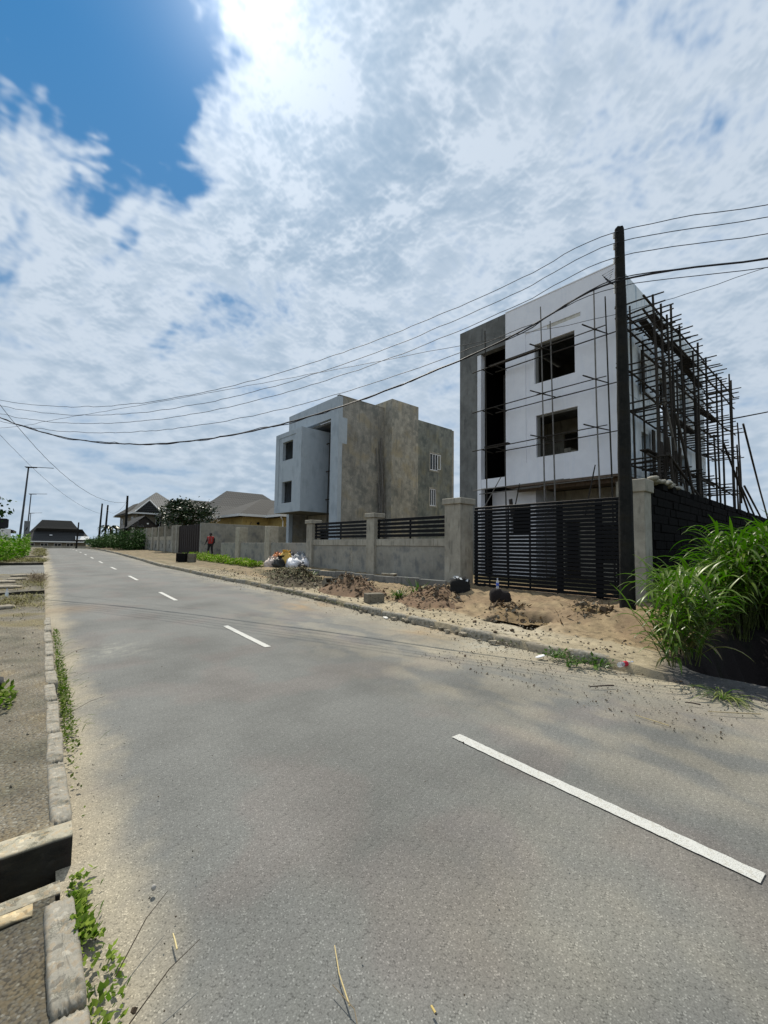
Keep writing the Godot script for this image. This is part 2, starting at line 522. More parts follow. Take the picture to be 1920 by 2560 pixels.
	# road paint
	var t_paint := tex(W, [mid, fine, grain, celld], func(a):
		var k: float = 0.52 + 0.1 * (a[0] - 0.5) + 0.12 * (a[2] - 0.5)
		var q := Color(k, k, k * 0.94)
		q = mixc(q, Color(0.34, 0.32, 0.27), sm(0.55, 0.75, a[0]) * 0.5)
		return mixc(q, Color(0.16, 0.16, 0.15), sm(0.6, 0.7, a[1] * 0.7 + a[2] * 0.3)))
	m = mat("road_paint", lin(1, 1, 1), 0.7, t_paint, 0.5, b_asph, 0.12)
	# plants
	for q in [["grass_leaf", 0.05, 0.1, 0.016, 0.55, 0.85, 0.12], ["creeper_leaf", 0.085, 0.15, 0.014, 0.5, 0.75, 0.06], ["dark_leaf", 0.022, 0.045, 0.014, 0.1, 0.17, 0.04], ["hedge_leaf", 0.04, 0.085, 0.022, 0.15, 0.25, 0.05]]:
		m = mat(q[0], Color.WHITE, 0.45)
		m.vertex_color_use_as_albedo = true
		m.cull_mode = BaseMaterial3D.CULL_DISABLED
		m.backlight_enabled = true
		m.backlight = Color(q[4], q[5], q[6])
		m.metallic_specular = 0.42 if q[0] in ["grass_leaf", "dark_leaf"] else 0.22
		if q[0] in ["creeper_leaf", "hedge_leaf"]: m.roughness = 0.65
		if q[0] == "grass_leaf": m.roughness = 0.36
	m = mat("dry_leaf", Color.WHITE, 0.8)
	m.vertex_color_use_as_albedo = true
	m.cull_mode = BaseMaterial3D.CULL_DISABLED
	m = mat("bark", lin(0.09, 0.07, 0.05), 0.95, t_wood, 0.5, b_wood, 0.8)
	m = mat("plain", Color.WHITE, 0.8)
	m.vertex_color_use_as_albedo = true
	m = mat("sack", Color.WHITE, 0.55, null, 0.5, b_con, 0.6)
	m.vertex_color_use_as_albedo = true
	m = mat("bottle_plastic", Color(0.93, 0.96, 1.0, 0.35), 0.3)
	m.transparency = BaseMaterial3D.TRANSPARENCY_ALPHA
	m = mat("skin", lin(0.05, 0.032, 0.024), 0.6)
	m = mat("red_cloth", lin(0.3, 0.03, 0.026), 0.8)
	m = mat("black_cloth", lin(0.014, 0.014, 0.016), 0.85)

# ---------------------------------------------------------------- sky
const SKW := 2560
const SKH := 1280
var sky_rows := []
var last_row := PackedFloat32Array()
var s_a := FastNoiseLite.new()
var s_b := FastNoiseLite.new()
var s_c := FastNoiseLite.new()
var s_w := FastNoiseLite.new()
var s_d := FastNoiseLite.new()
# gaps and thick places in the cloud sheet: direction, half width in radians, amount
const PATCH := [
	[-0.441, 0.668, -0.599, 0.10, -0.9], [-0.386, 0.66, -0.655, 0.07, -0.7], [-0.31, 0.735, -0.60, 0.085, -0.85], [-0.52, 0.70, -0.50, 0.14, -0.8], [-0.36, 0.80, -0.48, 0.10, -0.8], [-0.35, 0.60, -0.72, 0.04, -0.45],
	[-0.24, 0.78, -0.57, 0.05, -0.4], [-0.472, 0.606, -0.64, 0.035, 0.75], [-0.50, 0.645, -0.58, 0.03, 0.55], [-0.545, 0.63, -0.55, 0.03, 0.5], [-0.52, 0.60, -0.60, 0.04, 0.3], [0.049, 0.695, -0.717, 0.3, 0.15],
	[-0.575, 0.575, -0.58, 0.05, -0.5], [-0.45, 0.56, -0.695, 0.05, -0.5], [-0.538, 0.17, -0.826, 0.07, -0.25], [-0.442, 0.407, -0.80, 0.035, -0.45],
]
const THICK := [[0.06, 0.675, -0.735, 0.15, 0.55], [-0.02, 0.60, -0.80, 0.09, 0.3], [-0.181, 0.534, -0.826, 0.11, 0.35], [-0.296, 0.431, -0.852, 0.10, 0.45], [-0.36, 0.16, -0.92, 0.07, 0.3], [-0.2, 0.17, -0.96, 0.09, 0.35], [0.10, 0.42, -0.9, 0.14, 0.15]]
const SUN := Vector3(-0.217, 0.799, -0.56)

func sky_row(r: int) -> void:
	var el := PI / 2 - PI * (r + 0.5) / SKH
	var row := PackedFloat32Array()
	row.resize(SKW * 3)
	if el < -0.01:
		for i in SKW:
			row[i * 3] = 0.2; row[i * 3 + 1] = 0.2; row[i * 3 + 2] = 0.19
		sky_rows[r] = row
		return
	var y := maxf(sin(el), 0.004)
	var ce := cos(el)
	var inv := 1.12 / (y + 0.19)
	var high := pow(y, 0.55)
	var b0 := Color(0.37, 0.52, 0.66).lerp(Color(0.045, 0.215, 0.49), clampf(high * 1.2, 0, 1))
	var hazy := exp(-y * 7.0)
	var up := smoothstep(0.12, 0.6, y)
	var STEP := 8
	var now := PackedFloat32Array()
	now.resize(SKW)
	var old := last_row
	var cov0 := 0.0; var cov1 := 0.0; var th0 := 0.0; var th1 := 0.0
	for i in SKW:
		if i % STEP == 0:
			for e in 2:
				var az2 := TAU * (i + e * STEP + 0.5) / SKW
				var x2 := sin(az2) * ce
				var z2 := -cos(az2) * ce
				var cv := 0.78 + s_a.get_noise_2d(x2 * inv * 100.0, z2 * inv * 100.0) * 0.7
				var t2 := 0.0
				var xw := x2 + 0.05 * s_b.get_noise_2d(x2 * 420.0, y * 420.0) + 0.02 * s_b.get_noise_2d(x2 * 1300.0, y * 1300.0)
				var yw := y + 0.05 * s_b.get_noise_2d(x2 * 420.0 + 900.0, y * 420.0) + 0.02 * s_b.get_noise_2d(x2 * 1300.0 + 90.0, y * 1300.0)
				if z2 < 0.1:
					for p in PATCH:
						var dd: float = (p[0] - xw) * (p[0] - xw) + (p[1] - yw) * (p[1] - yw) + (p[2] - z2) * (p[2] - z2)
						if dd < p[3] * p[3] * 7.0: cv += p[4] * exp(-dd / (p[3] * p[3]))
					for p in THICK:
						var dd: float = (p[0] - xw) * (p[0] - xw) + (p[1] - yw) * (p[1] - yw) + (p[2] - z2) * (p[2] - z2)
						if dd < p[3] * p[3] * 7.0: t2 += p[4] * exp(-dd / (p[3] * p[3]))
				if e == 0: cov0 = cv; th0 = t2
				else: cov1 = cv; th1 = t2
		# beyond the frame every eighth column is enough
		if (r % 4 > 0 or i % 4 > 0) and r > 40 and sky_rows[r - r % 4] != null and (absf(fposmod(i + 0.5 + SKW / 2.0, SKW) - SKW / 2.0) > SKW * 0.17 or el > 1.1):
			var src: PackedFloat32Array = sky_rows[r - r % 4] if r % 4 > 0 else row
			var j := i if r % 4 > 0 else i - i % 4
			for q in 3: row[i * 3 + q] = src[j * 3 + q]
			continue
		var f := float(i % STEP) / STEP
		var cov := lerpf(cov0, cov1, f)
		var th := lerpf(th0, th1, f)
		var az := TAU * (i + 0.5) / SKW
		var x := sin(az) * ce
		var z := -cos(az) * ce
		var px := x * inv
		var pz := z * inv
		var wx := s_w.get_noise_2d(px * 60.0, pz * 60.0)
		var qx := px + wx * 0.07
		var qz := pz - wx * 0.06
		var n2 := s_b.get_noise_2d(qx * 100.0, qz * 100.0)
		var n4 := s_d.get_noise_2d(qx * 100.0, qz * 100.0)
		var n5 := s_d.get_noise_2d(qx * 210.0 + 70.0, qz * 210.0)
		var streak := smoothstep(-0.28, -0.5, x) * smoothstep(0.25, 0.5, y)
		var n3 := 0.0
		if streak > 0.0: n3 = s_c.get_noise_2d((px + pz) * 60.0 + wx * 14.0, (pz - px) * 210.0) * streak
		var n6 := s_d.get_noise_2d(qx * 430.0 - 50.0, qz * 430.0)
		var puff := (0.4 - absf(n4) * 1.4) + (0.14 - absf(n5) * 0.6)
		var cells := puff + 0.08 - absf(n6) * 0.32
		var dens := cov + n2 * 0.26 + n3 * 0.7 + cells * lerpf(0.1, 0.22, up)
		var a := smoothstep(0.02, 0.75, dens)
		a = a * (0.97 - 0.1 * hazy)
		var rise := clampf((dens - old[i]) * 2.4, -0.16, 0.16) if old.size() > 0 else 0.0
		now[i] = dens
		var raw := maxf(0.0, 0.19 + (cov - 0.74) * 0.3 + n2 * 1.0 - cells * 0.55 * up + th * (1.15 - puff * 0.8 + n2) + 0.12 * hazy - rise * 1.6)
		var thick := (1.0 - exp(-raw * 1.25)) * smoothstep(0.3, 1.0, dens)
		var sd := clampf(x * SUN.x + y * SUN.y + z * SUN.z, -1, 1)
		var ang := acos(sd)
		var near := exp(-ang * ang / 0.035)
		var near2 := exp(-ang * 1.9)
		var lit := Color(0.615, 0.70, 0.80) * (0.93 + 0.32 * near2 + 0.3 * near)
		var grey := Color(0.29, 0.405, 0.535) * (0.95 + 0.28 * near2 + 0.4 * near)
		var c := lit.lerp(grey, thick * 0.95)
		c = c.lerp(Color(0.50, 0.61, 0.71), hazy * 0.5)
		var bl := b0 * (0.96 + 0.12 * near2) + Color(0.8, 0.9, 1.0) * (0.22 * exp(-ang * 9.0) )
		c = bl.lerp(c, a) + Color(1.0, 0.98, 0.94) * (1.1 * exp(-ang * 24.0))
		row[i * 3] = c.r; row[i * 3 + 1] = c.g; row[i * 3 + 2] = c.b
	sky_rows[r] = row
	last_row = now

func make_sky() -> Image:
	for q in [[s_a, 0.011, 4, 5], [s_b, 0.05, 4, 21], [s_d, 0.125, 3, 61], [s_c, 0.03, 3, 8], [s_w, 0.02, 2, 77]]:
		var f: FastNoiseLite = q[0]
		f.noise_type = FastNoiseLite.TYPE_SIMPLEX_SMOOTH
		f.frequency = q[1]; f.fractal_octaves = q[2]; f.seed = q[3]
	sky_rows.resize(SKH)
	for r in SKH: sky_row(r)
	var all := PackedByteArray()
	for r in SKH: all.append_array(sky_rows[r].to_byte_array())
	sky_rows.clear()
	return Image.create_from_data(SKW, SKH, false, Image.FORMAT_RGBF, all)

func _ready() -> void:
	# camera
	var cam := Camera3D.new()
	cam.name = "camera"
	cam.near = 0.05
	cam.far = 4000.0
	cam.projection = Camera3D.PROJECTION_FRUSTUM
	cam.size = 0.05 * 2560.0 / 1080.0
	cam.frustum_offset = Vector2(0, 0.05 * 20.0 / 1080.0)
	cam.position = Vector3(0, 1.65, 0)
	cam.basis = Basis(Vector3.RIGHT, deg_to_rad(3.7)) * Basis(Vector3.BACK, deg_to_rad(0.77))
	add_child(cam)
	# sky and exposure
	var we := WorldEnvironment.new()
	we.name = "world_environment"
	var e := Environment.new()
	e.background_mode = Environment.BG_SKY
	var pm := PanoramaSkyMaterial.new()
	pm.panorama = ImageTexture.create_from_image(make_sky())
	e.sky = Sky.new()
	e.sky.sky_material = pm
	e.background_energy_multiplier = 1.0
	e.tonemap_mode = Environment.TONE_MAPPER_LINEAR
	e.tonemap_exposure = 1.0
	e.sdfgi_enabled = true
	e.ssao_enabled = true
	e.ssil_enabled = true
	we.environment = e
	add_child(we)
	# sun: high, ahead and a little to the left, just above the frame
	var sun := DirectionalLight3D.new()
	sun.name = "sun"
	sun.light_energy = 1.5
	sun.light_color = Color(1.0, 0.97, 0.91)
	sun.light_angular_distance = 0.5
	sun.shadow_enabled = true
	sun.basis = Basis.looking_at(-SUN, Vector3.UP)
	add_child(sun)

	rng.seed = 7
	nz.seed = 3; nz.frequency = 0.01; nz.fractal_octaves = 3
	nf.seed = 9; nf.frequency = 0.03; nf.fractal_octaves = 4
	materials()
	ground()
	kerbs()
	first_building()
	side_scaffold()
	front_scaffold()
	second_building()
	front_fence()
	gate()
	block_wall()
	neighbour_walls()
	far_houses()
	poles_and_wires()
	left_side()
	trees()
	verge_things()
	tall_grass()
	litter()
	person()

# ---------------------------------------------------------------- buildings
const FRONT := Basis(Vector3(1, 0, 0), Vector3(0, 1, 0), Vector3(0, 0, 1))
const RIGHT := Basis(Vector3(0, 0, -1), Vector3(0, 1, 0), Vector3(1, 0, 0))
const LEFTF := Basis(Vector3(0, 0, 1), Vector3(0, 1, 0), Vector3(-1, 0, 0))
const BACKF := Basis(Vector3(-1, 0, 0), Vector3(0, 1, 0), Vector3(0, 0, -1))
# a wall as a grid of cells: openings (depth < 0) and recesses, with reveals and thickness
func relief(mb: MB, t: Transform3D, x0: float, x1: float, y0: float, y1: float, holes: Array, thick: float) -> MB:
	var xs := [x0, x1]
	var ys := [y0, y1]
	for h in holes:
		for q in [h[0], h[1]]:
			if q > x0 and q < x1 and not xs.has(q): xs.append(q)
		for q in [h[2], h[3]]:
			if q > y0 and q < y1 and not ys.has(q): ys.append(q)
	xs.sort()
	ys.sort()
	var nx := xs.size() - 1
	var ny := ys.size() - 1
	var dz := func(i: int, j: int) -> float:
		if i < 0 or j < 0 or i >= nx or j >= ny: return -thick
		var cx: float = (xs[i] + xs[i + 1]) * 0.5
		var cy: float = (ys[j] + ys[j + 1]) * 0.5
		for h in holes:
			if cx > h[0] and cx < h[1] and cy > h[2] and cy < h[3]:
				return -thick if h[4] < 0 else -h[4]
		return 0.0
	for i in nx + 1:
		for j in ny + 1:
			var d: float = dz.call(i, j)
			if i < nx and j < ny and d > -thick:
				mb.quad(t * Vector3(xs[i], ys[j], d), t * Vector3(xs[i + 1], ys[j], d), t * Vector3(xs[i + 1], ys[j + 1], d), t * Vector3(xs[i], ys[j + 1], d))
				mb.quad(t * Vector3(xs[i + 1], ys[j], -thick), t * Vector3(xs[i], ys[j], -thick), t * Vector3(xs[i], ys[j + 1], -thick), t * Vector3(xs[i + 1], ys[j + 1], -thick))
			if j < ny:
				var l: float = dz.call(i - 1, j)
				if l > d: mb.quad(t * Vector3(xs[i], ys[j], l), t * Vector3(xs[i], ys[j], d), t * Vector3(xs[i], ys[j + 1], d), t * Vector3(xs[i], ys[j + 1], l))
				elif l < d: mb.quad(t * Vector3(xs[i], ys[j], l), t * Vector3(xs[i], ys[j], d), t * Vector3(xs[i], ys[j + 1], d), t * Vector3(xs[i], ys[j + 1], l))
			if i < nx:
				var l: float = dz.call(i, j - 1)
				if l != d: mb.quad(t * Vector3(xs[i], ys[j], maxf(l, d)) if l > d else t * Vector3(xs[i + 1], ys[j], d), t * Vector3(xs[i + 1], ys[j], l) if l > d else t * Vector3(xs[i], ys[j], d), t * Vector3(xs[i + 1], ys[j], d) if l > d else t * Vector3(xs[i], ys[j], l), t * Vector3(xs[i], ys[j], d) if l > d else t * Vector3(xs[i + 1], ys[j], l))
	return mb
func at_b(basis: Basis, p: Vector3) -> Transform3D: return Transform3D(basis, p)
func slab(mb: MB, x0: float, x1: float, y0: float, y1: float, z0: float, z1: float, ch := 0.0) -> MB:
	return mb.box(Vector3((x0 + x1) / 2, (y0 + y1) / 2, (z0 + z1) / 2), Vector3(absf(x1 - x0), absf(y1 - y0), absf(z1 - z0)), Basis(), ch)
func pole(parent: Node, called: String, p: Vector3, q: Vector3, r: float, bend: float, m: Material, sides := 6) -> void:
	var pts := []
	var rad := []
	var sg := rng.randf_range(-1, 1)
	var s2 := rng.randf_range(-1, 1)
	for i in 6:
		var t := i / 5.0
		pts.append(p.lerp(q, t) + Vector3(sg, 0.3 * s2, s2) * bend * sin(PI * t) + Vector3(rng.randf_range(-1, 1), 0, rng.randf_range(-1, 1)) * bend * 0.18)
		rad.append(r * (1.0 - 0.22 * t) * rng.randf_range(0.93, 1.07))
	part(called, MB.new().tube(pts, rad, sides), m, parent)

func first_building() -> void:
	var o := thing("apartment_block", "white three storey block under construction with scaffolding on its right side, behind the black gate", "building", G0, FB)
	# white upper box, two empty windows, an L-shaped groove
	var w := [[-4.87, -3.15, 8.64, 10.35, -1], [-4.82, -3.07, 5.5, 7.27, -1], [-5.29, -5.1, 5.32, 10.84, 0.035], [-5.29, -2.9, 10.84, 11.0, 0.035]]
	part("front_wall", relief(MB.new(), at_b(FRONT, Vector3(0, 0, -4.7)), -6.27, -1.55, 4.45, 12.3, w, 0.24), M.white_paint, o)
	part("groove_mortar", slab(MB.new(), -4.3, -2.93, 10.85, 10.99, -4.737, -4.722), M.bare_mortar, o)
	for q in [[-4.87, -3.15, 8.64, 10.35], [-4.82, -3.07, 5.5, 7.27]]:
		var f := MB.new()
		slab(f, q[0] + 0.003, q[0] + 0.1, q[2] + 0.003, q[3] - 0.003, -4.9, -4.8)
		slab(f, q[0] + 0.1, q[1] - 0.003, q[3] - 0.07, q[3] - 0.003, -4.9, -4.8)
		part("window_reveal", f, M.concrete_dark, o)
	# bare concrete pier and head band on the left
	part("concrete_pier", relief(MB.new(), at_b(FRONT, Vector3(0, 0, -4.68)), -8.82, -6.275, 0.0, 12.285, [[-7.82, -6.27, -1, 10.85, -1]], 0.34), M.concrete_dark, o)
	part("white_jamb", slab(MB.new(), -7.815, -7.6, 0.0, 10.84, -5.02, -4.705, 0.01), M.white_paint, o)
	part("stair_sill", slab(MB.new(), -7.59, -6.28, 4.45, 4.87, -4.95, -4.72), M.white_paint, o)
	# side towards the scaffold
	var sw := [[6.9, 7.75, 7.9, 9.35, -1], [6.9, 7.75, 4.9, 6.4, -1], [9.3, 10.5, 7.6, 9.3, -1], [9.3, 10.5, 4.9, 6.3, -1], [12.3, 13.3, 7.9, 9.3, -1], [12.3, 13.3, 4.9, 6.3, -1], [15.0, 15.9, 7.9, 9.3, -1], [15.0, 15.9, 4.9, 6.3, -1], [4.9, 17.0, 4.5, 4.56, 0.03], [5.0, 17.0, 7.55, 7.6, 0.02]]
	part("side_wall", relief(MB.new(), at_b(RIGHT, Vector3(-1.55, 0, 0)), 4.945, 17.0, 4.45, 12.3, sw, 0.24), M.streaked_paint, o)
	part("lower_side_wall", relief(MB.new(), at_b(RIGHT, Vector3(-1.57, 0, 0)), 6.6, 17.0, 0.0, 4.44, [[8.0, 9.2, 1.5, 3.0, -1], [12.0, 13.2, 1.5, 3.0, -1]], 0.24), M.streaked_paint, o)
	part("back_wall", relief(MB.new(), at_b(BACKF, Vector3(0, 0, -17.0)), 1.8, 8.8, 0.0, 12.28, [[3.0, 4.5, 5.4, 7.2, -1], [3.0, 4.5, 8.6, 10.3, -1]], 0.24), M.concrete, o)
	part("left_wall", relief(MB.new(), at_b(LEFTF, Vector3(-8.815, 0, 0)), -16.75, -5.03, 0.0, 12.27, [], 0.24), M.concrete, o)
	# floors, roof, soffit
	for y in [4.6, 7.72, 11.4]:
		part("floor_slab", slab(MB.new(), -6.27, -1.7, y - 0.14, y + 0.04, -16.9, -4.86), M.concrete_dark, o)
	part("soffit", slab(MB.new(), -6.26, -1.57, 4.36, 4.44, -7.1, -4.72), M.soffit_board, o)
	part("soffit_beam", slab(MB.new(), -6.0, -1.75, 4.2, 4.355, -5.35, -5.15), M.soffit_board, o)
	# ground floor behind the overhang
	part("porch_wall", relief(MB.new(), at_b(FRONT, Vector3(0, 0, -5.6)), -7.59, -5.36, 0.0, 4.35, [[-6.62, -5.62, 2.3, 3.62, -1]], 0.22), M.white_paint, o)
	part("porch_back_wall", relief(MB.new(), at_b(FRONT, Vector3(0, 0, -7.3)), -5.35, -1.6, 0.0, 4.35, [[-4.9, -4.2, 0.2, 2.9, -1], [-3.4, -2.3, 1.2, 2.8, -1]], 0.22), M.concrete, o)
	part("porch_return", slab(MB.new(), -5.56, -5.365, 0.0, 4.35, -7.3, -5.83), M.white_paint, o)
	part("porch_column", slab(MB.new(), -1.85, -1.58, 0.0, 4.2, -5.3, -5.0, 0.015), M.concrete_pale, o)
	# rooms
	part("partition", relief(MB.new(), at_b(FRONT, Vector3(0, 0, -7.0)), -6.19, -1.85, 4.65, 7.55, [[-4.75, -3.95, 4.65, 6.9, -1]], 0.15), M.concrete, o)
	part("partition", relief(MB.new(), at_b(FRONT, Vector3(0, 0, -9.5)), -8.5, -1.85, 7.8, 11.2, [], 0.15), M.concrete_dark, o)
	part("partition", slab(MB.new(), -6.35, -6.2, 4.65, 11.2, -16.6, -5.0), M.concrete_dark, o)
	part("partition", slab(MB.new(), -8.5, -6.37, 0.2, 11.9, -8.1, -7.9), M.block_dark, o)  # near-black walls and linings put the shade of the stair slot into colour
	part("stair_shade_lining", slab(MB.new(), -8.5, -8.3, 0.2, 11.9, -7.89, -5.1), M.block_dark, o)
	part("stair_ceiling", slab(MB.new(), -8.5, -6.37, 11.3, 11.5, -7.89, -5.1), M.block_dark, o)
	part("stair_shade_lining", slab(MB.new(), -6.42, -6.36, 4.9, 11.2, -7.89, -5.1), M.block_dark, o)
	var stair := MB.new()
	for i in 9: slab(stair, -4.3 + i * 0.25, -4.02 + i * 0.25, 5.85 - i * 0.13, 6.02 - i * 0.13, -6.9, -6.1)
	part("stair_flight", stair, M.concrete_pale, o)
	part("parapet_coping", slab(MB.new(), -6.26, -1.53, 12.303, 12.34, -4.96, -4.68), M.white_paint, o)

func side_scaffold() -> void:
	# timber scaffold along the right side of the first building, in the building's own axes
	var o := thing("timber_scaffold", "dark timber pole scaffold with many short crosspieces along the right side of the white block", "scaffold", G0, FB, "")
	var P: Material = M.scaffold_pole
	var outer := [[4.55, 10.5], [5.4, 10.5], [6.15, 10.4], [6.6, 10.95], [7.85, 10.6], [9.5, 10.1], [10.3, 10.7], [12.0, 10.6], [13.1, 7.2], [14.1, 10.45], [14.75, 10.3], [16.3, 11.0], [16.95, 10.85], [17.8, 7.5], [18.4, 6.4]]
	for q in outer:
		var x := -0.35 + rng.randf_range(-0.07, 0.07)
		var mid: float = rng.randf_range(4.5, 6.2)
		pole(o, "standard", Vector3(x, 0.25, -q[0] + rng.randf_range(-0.15, 0.15)), Vector3(x + rng.randf_range(-0.06, 0.06), q[1], -q[0]), 0.05, 0.06, P, 7)
		if rng.randf() < 0.6: pole(o, "standard", Vector3(x + 0.1, mid - 1.5, -q[0] + 0.03), Vector3(x + 0.09, mid + 2.5, -q[0] + 0.05), 0.042, 0.04, P)
	for b in [5.3, 6.7, 8.0, 9.2, 10.9, 12.2, 13.6, 15.2, 16.6]:
		var x := -1.28 + rng.randf_range(-0.08, 0.08)
		pole(o, "standard", Vector3(x, 0.25, -b), Vector3(x + rng.randf_range(-0.1, 0.1), rng.randf_range(9.4, 11.2), -b + rng.randf_range(-0.15, 0.15)), 0.044, 0.06, P)
	for y in [4.75, 6.75, 8.1, 9.7, 10.3]:
		for row in [[-0.38, 4.2], [-1.25, 4.4]]:
			var b: float = row[1] - rng.randf_range(0.2, 0.6)
			while b < 17.5:
				var b2: float = b + rng.randf_range(3.6, 5.4)
				pole(o, "ledger", Vector3(row[0] - 0.07, y + rng.randf_range(-0.1, 0.12), -b), Vector3(row[0] - 0.07, y + rng.randf_range(-0.12, 0.14), -minf(b2, 18.4)), 0.04, 0.05, P)
				b = b2 - rng.randf_range(0.3, 0.7)
		var t := 4.4
		while t < 18.2:
			var yy: float = y + rng.randf_range(0.03, 0.14)
			var out := rng.randf_range(-0.3, 0.12)
			pole(o, "transom", Vector3(-1.5, yy + rng.randf_range(-0.06, 0.06), -t + rng.randf_range(-0.12, 0.12)), Vector3(out, yy, -t), 0.034, 0.025, P, 5)
			t += rng.randf_range(0.4, 0.72)
	pole(o, "transom", Vector3(-1.4, 8.6, -16.4), Vector3(1.4, 8.75, -16.7), 0.04, 0.02, P, 5)
	for q in [[9.85, 5.2, 8.5, -0.95], [9.8, 7.6, 11.2, -0.7], [9.86, 10.2, 14.2, -1.05], [8.2, 12.0, 15.5, -0.8], [6.9, 9.0, 11.6, -0.85], [4.95, 4.3, 6.6, -0.7], [4.95, 11.5, 15.5, -0.9], [9.84, 5.0, 6.4, -0.55]]:
		var mb := MB.new()
		mb.box(Vector3.ZERO, Vector3(0.26, 0.05, q[2] - q[1]), Basis(), 0.006)
		part("plank", mb, M.scaffold_plank, o, Transform3D(Basis(Vector3.UP, rng.randf_range(-0.05, 0.05)) * Basis(Vector3.RIGHT, rng.randf_range(-0.02, 0.02)), Vector3(q[3], q[0] + 0.16, -(q[1] + q[2]) / 2)))
	# diagonal braces
	for q in [[6.0, 6.6, 8.2, 1.6, 0.05], [5.0, 5.0, 16.5, 1.2, 0.02], [12.5, 6.6, 20.5, 0.9, 0.25], [14.2, 5.4, 23.0, 0.6, 0.35], [16.0, 5.0, 24.0, 1.2, 0.4], [17.0, 8.4, 26.5, 0.4, 0.3], [5.2, 5.6, 6.0, 0.4, 0.0]]:
		pole(o, "brace", Vector3(-0.2 + q[4], q[1], -q[0]), Vector3(0.0 + q[4] * 1.6, q[3], -q[2]), 0.052, 0.06, P)
	pole(o, "brace", Vector3(-0.3, 7.0, -5.2), Vector3(-0.35, 3.4, -8.2), 0.05, 0.05, M.grey_pole)
	# odd boards stood against the wall
	for q in [[6.85, 7.9, 9.6], [7.9, 4.6, 6.6], [10.55, 7.4, 9.4], [8.9, 4.7, 6.3], [11.6, 4.7, 6.5]]:
		part("plank", MB.new().box(Vector3(-1.42, (q[1] + q[2]) / 2, -q[0]), Vector3(0.05, q[2] - q[1], 0.3), Basis(), 0.006), M.scaffold_plank, o)

func front_scaffold() -> void:
	var o := thing("pole_scaffold", "thin grey pole scaffold of three lifts standing before the white front of the block", "scaffold", G0, FB)
	var P: Material = M.grey_pole
	var D: Material = M.scaffold_pole
	for q in [[6.88, 4.05, 11.5, 0], [6.1, 4.35, 9.3, 0], [4.2, 4.05, 11.5, 1], [3.95, 4.35, 10.9, 1], [2.1, 4.05, 11.25, 1], [1.82, 4.35, 11.0, 0]]:
		pole(o, "standard", Vector3(-q[0] + 0.12, 0.3, -q[1]), Vector3(-q[0] - 0.02, q[2], -q[1]), 0.031, 0.03, P if q[3] else D, 7)
	for y in [9.62, 7.75, 5.98]:
		pole(o, "ledger", Vector3(-7.55, y + 0.1, -4.0), Vector3(-4.0, y + 0.12, -4.0), 0.027, 0.015, D)
		pole(o, "ledger", Vector3(-4.4, y + 0.14, -4.02), Vector3(-1.72, y + 0.12, -4.0), 0.025, 0.015, D)
		pole(o, "ledger", Vector3(-6.6, y - 0.02, -4.42), Vector3(-3.6, y - 0.03, -4.4), 0.027, 0.015, D)
		pole(o, "ledger", Vector3(-4.1, y - 0.04, -4.4), Vector3(-1.45, y - 0.05, -4.4), 0.027, 0.015, D)
		for a in [4.15, 2.1]:
			pole(o, "transom", Vector3(-a - 0.16, y + 0.12, -3.35), Vector3(-a + 0.22, y + 0.08, -4.62), 0.027, 0.01, D, 6)
		pole(o, "transom", Vector3(-6.95, y + 0.06, -3.9), Vector3(-6.9, y + 0.02, -4.66), 0.025, 0.01, D, 6)
		pole(o, "transom", Vector3(-6.3, y + 0.06, -3.9), Vector3(-6.2, y + 0.02, -4.66), 0.025, 0.01, D, 6)
	for q in [[4.28, -7.5, -3.1, -4.0], [4.22, -5.6, -1.7, -4.36], [4.14, -7.4, -4.4, -4.3], [4.33, -6.4, -3.4, -4.15]]:
		pole(o, "ledger", Vector3(q[1], q[0], q[3]), Vector3(q[2], q[0] + 0.05, q[3]), 0.025, 0.02, P)
	part("plank", MB.new().box(Vector3(-5.6, 9.84, -4.2), Vector3(2.3, 0.045, 0.22), Basis(), 0.005), M.scaffold_plank, o)
	part("plank", MB.new().box(Vector3(-6.4, 6.2, -4.2), Vector3(1.2, 0.045, 0.22), Basis(), 0.005), M.scaffold_plank, o)
	pole(o, "brace", Vector3(-7.3, 2.9, -3.95), Vector3(-6.1, 4.75, -4.05), 0.027, 0.01, P)
	pole(o, "brace", Vector3(-5.7, 3.0, -4.3), Vector3(-5.3, 4.4, -4.2), 0.03, 0.01, D)
	pole(o, "brace", Vector3(-2.55, 2.9, -4.0), Vector3(-2.2, 4.75, -4.1), 0.027, 0.01, D)
	part("plank", MB.new().box(Vector3(-5.75, 3.4, -4.3), Vector3(0.16, 0.8, 0.04), Basis(Vector3.BACK, 0.12), 0.005), M.scaffold_plank, o)

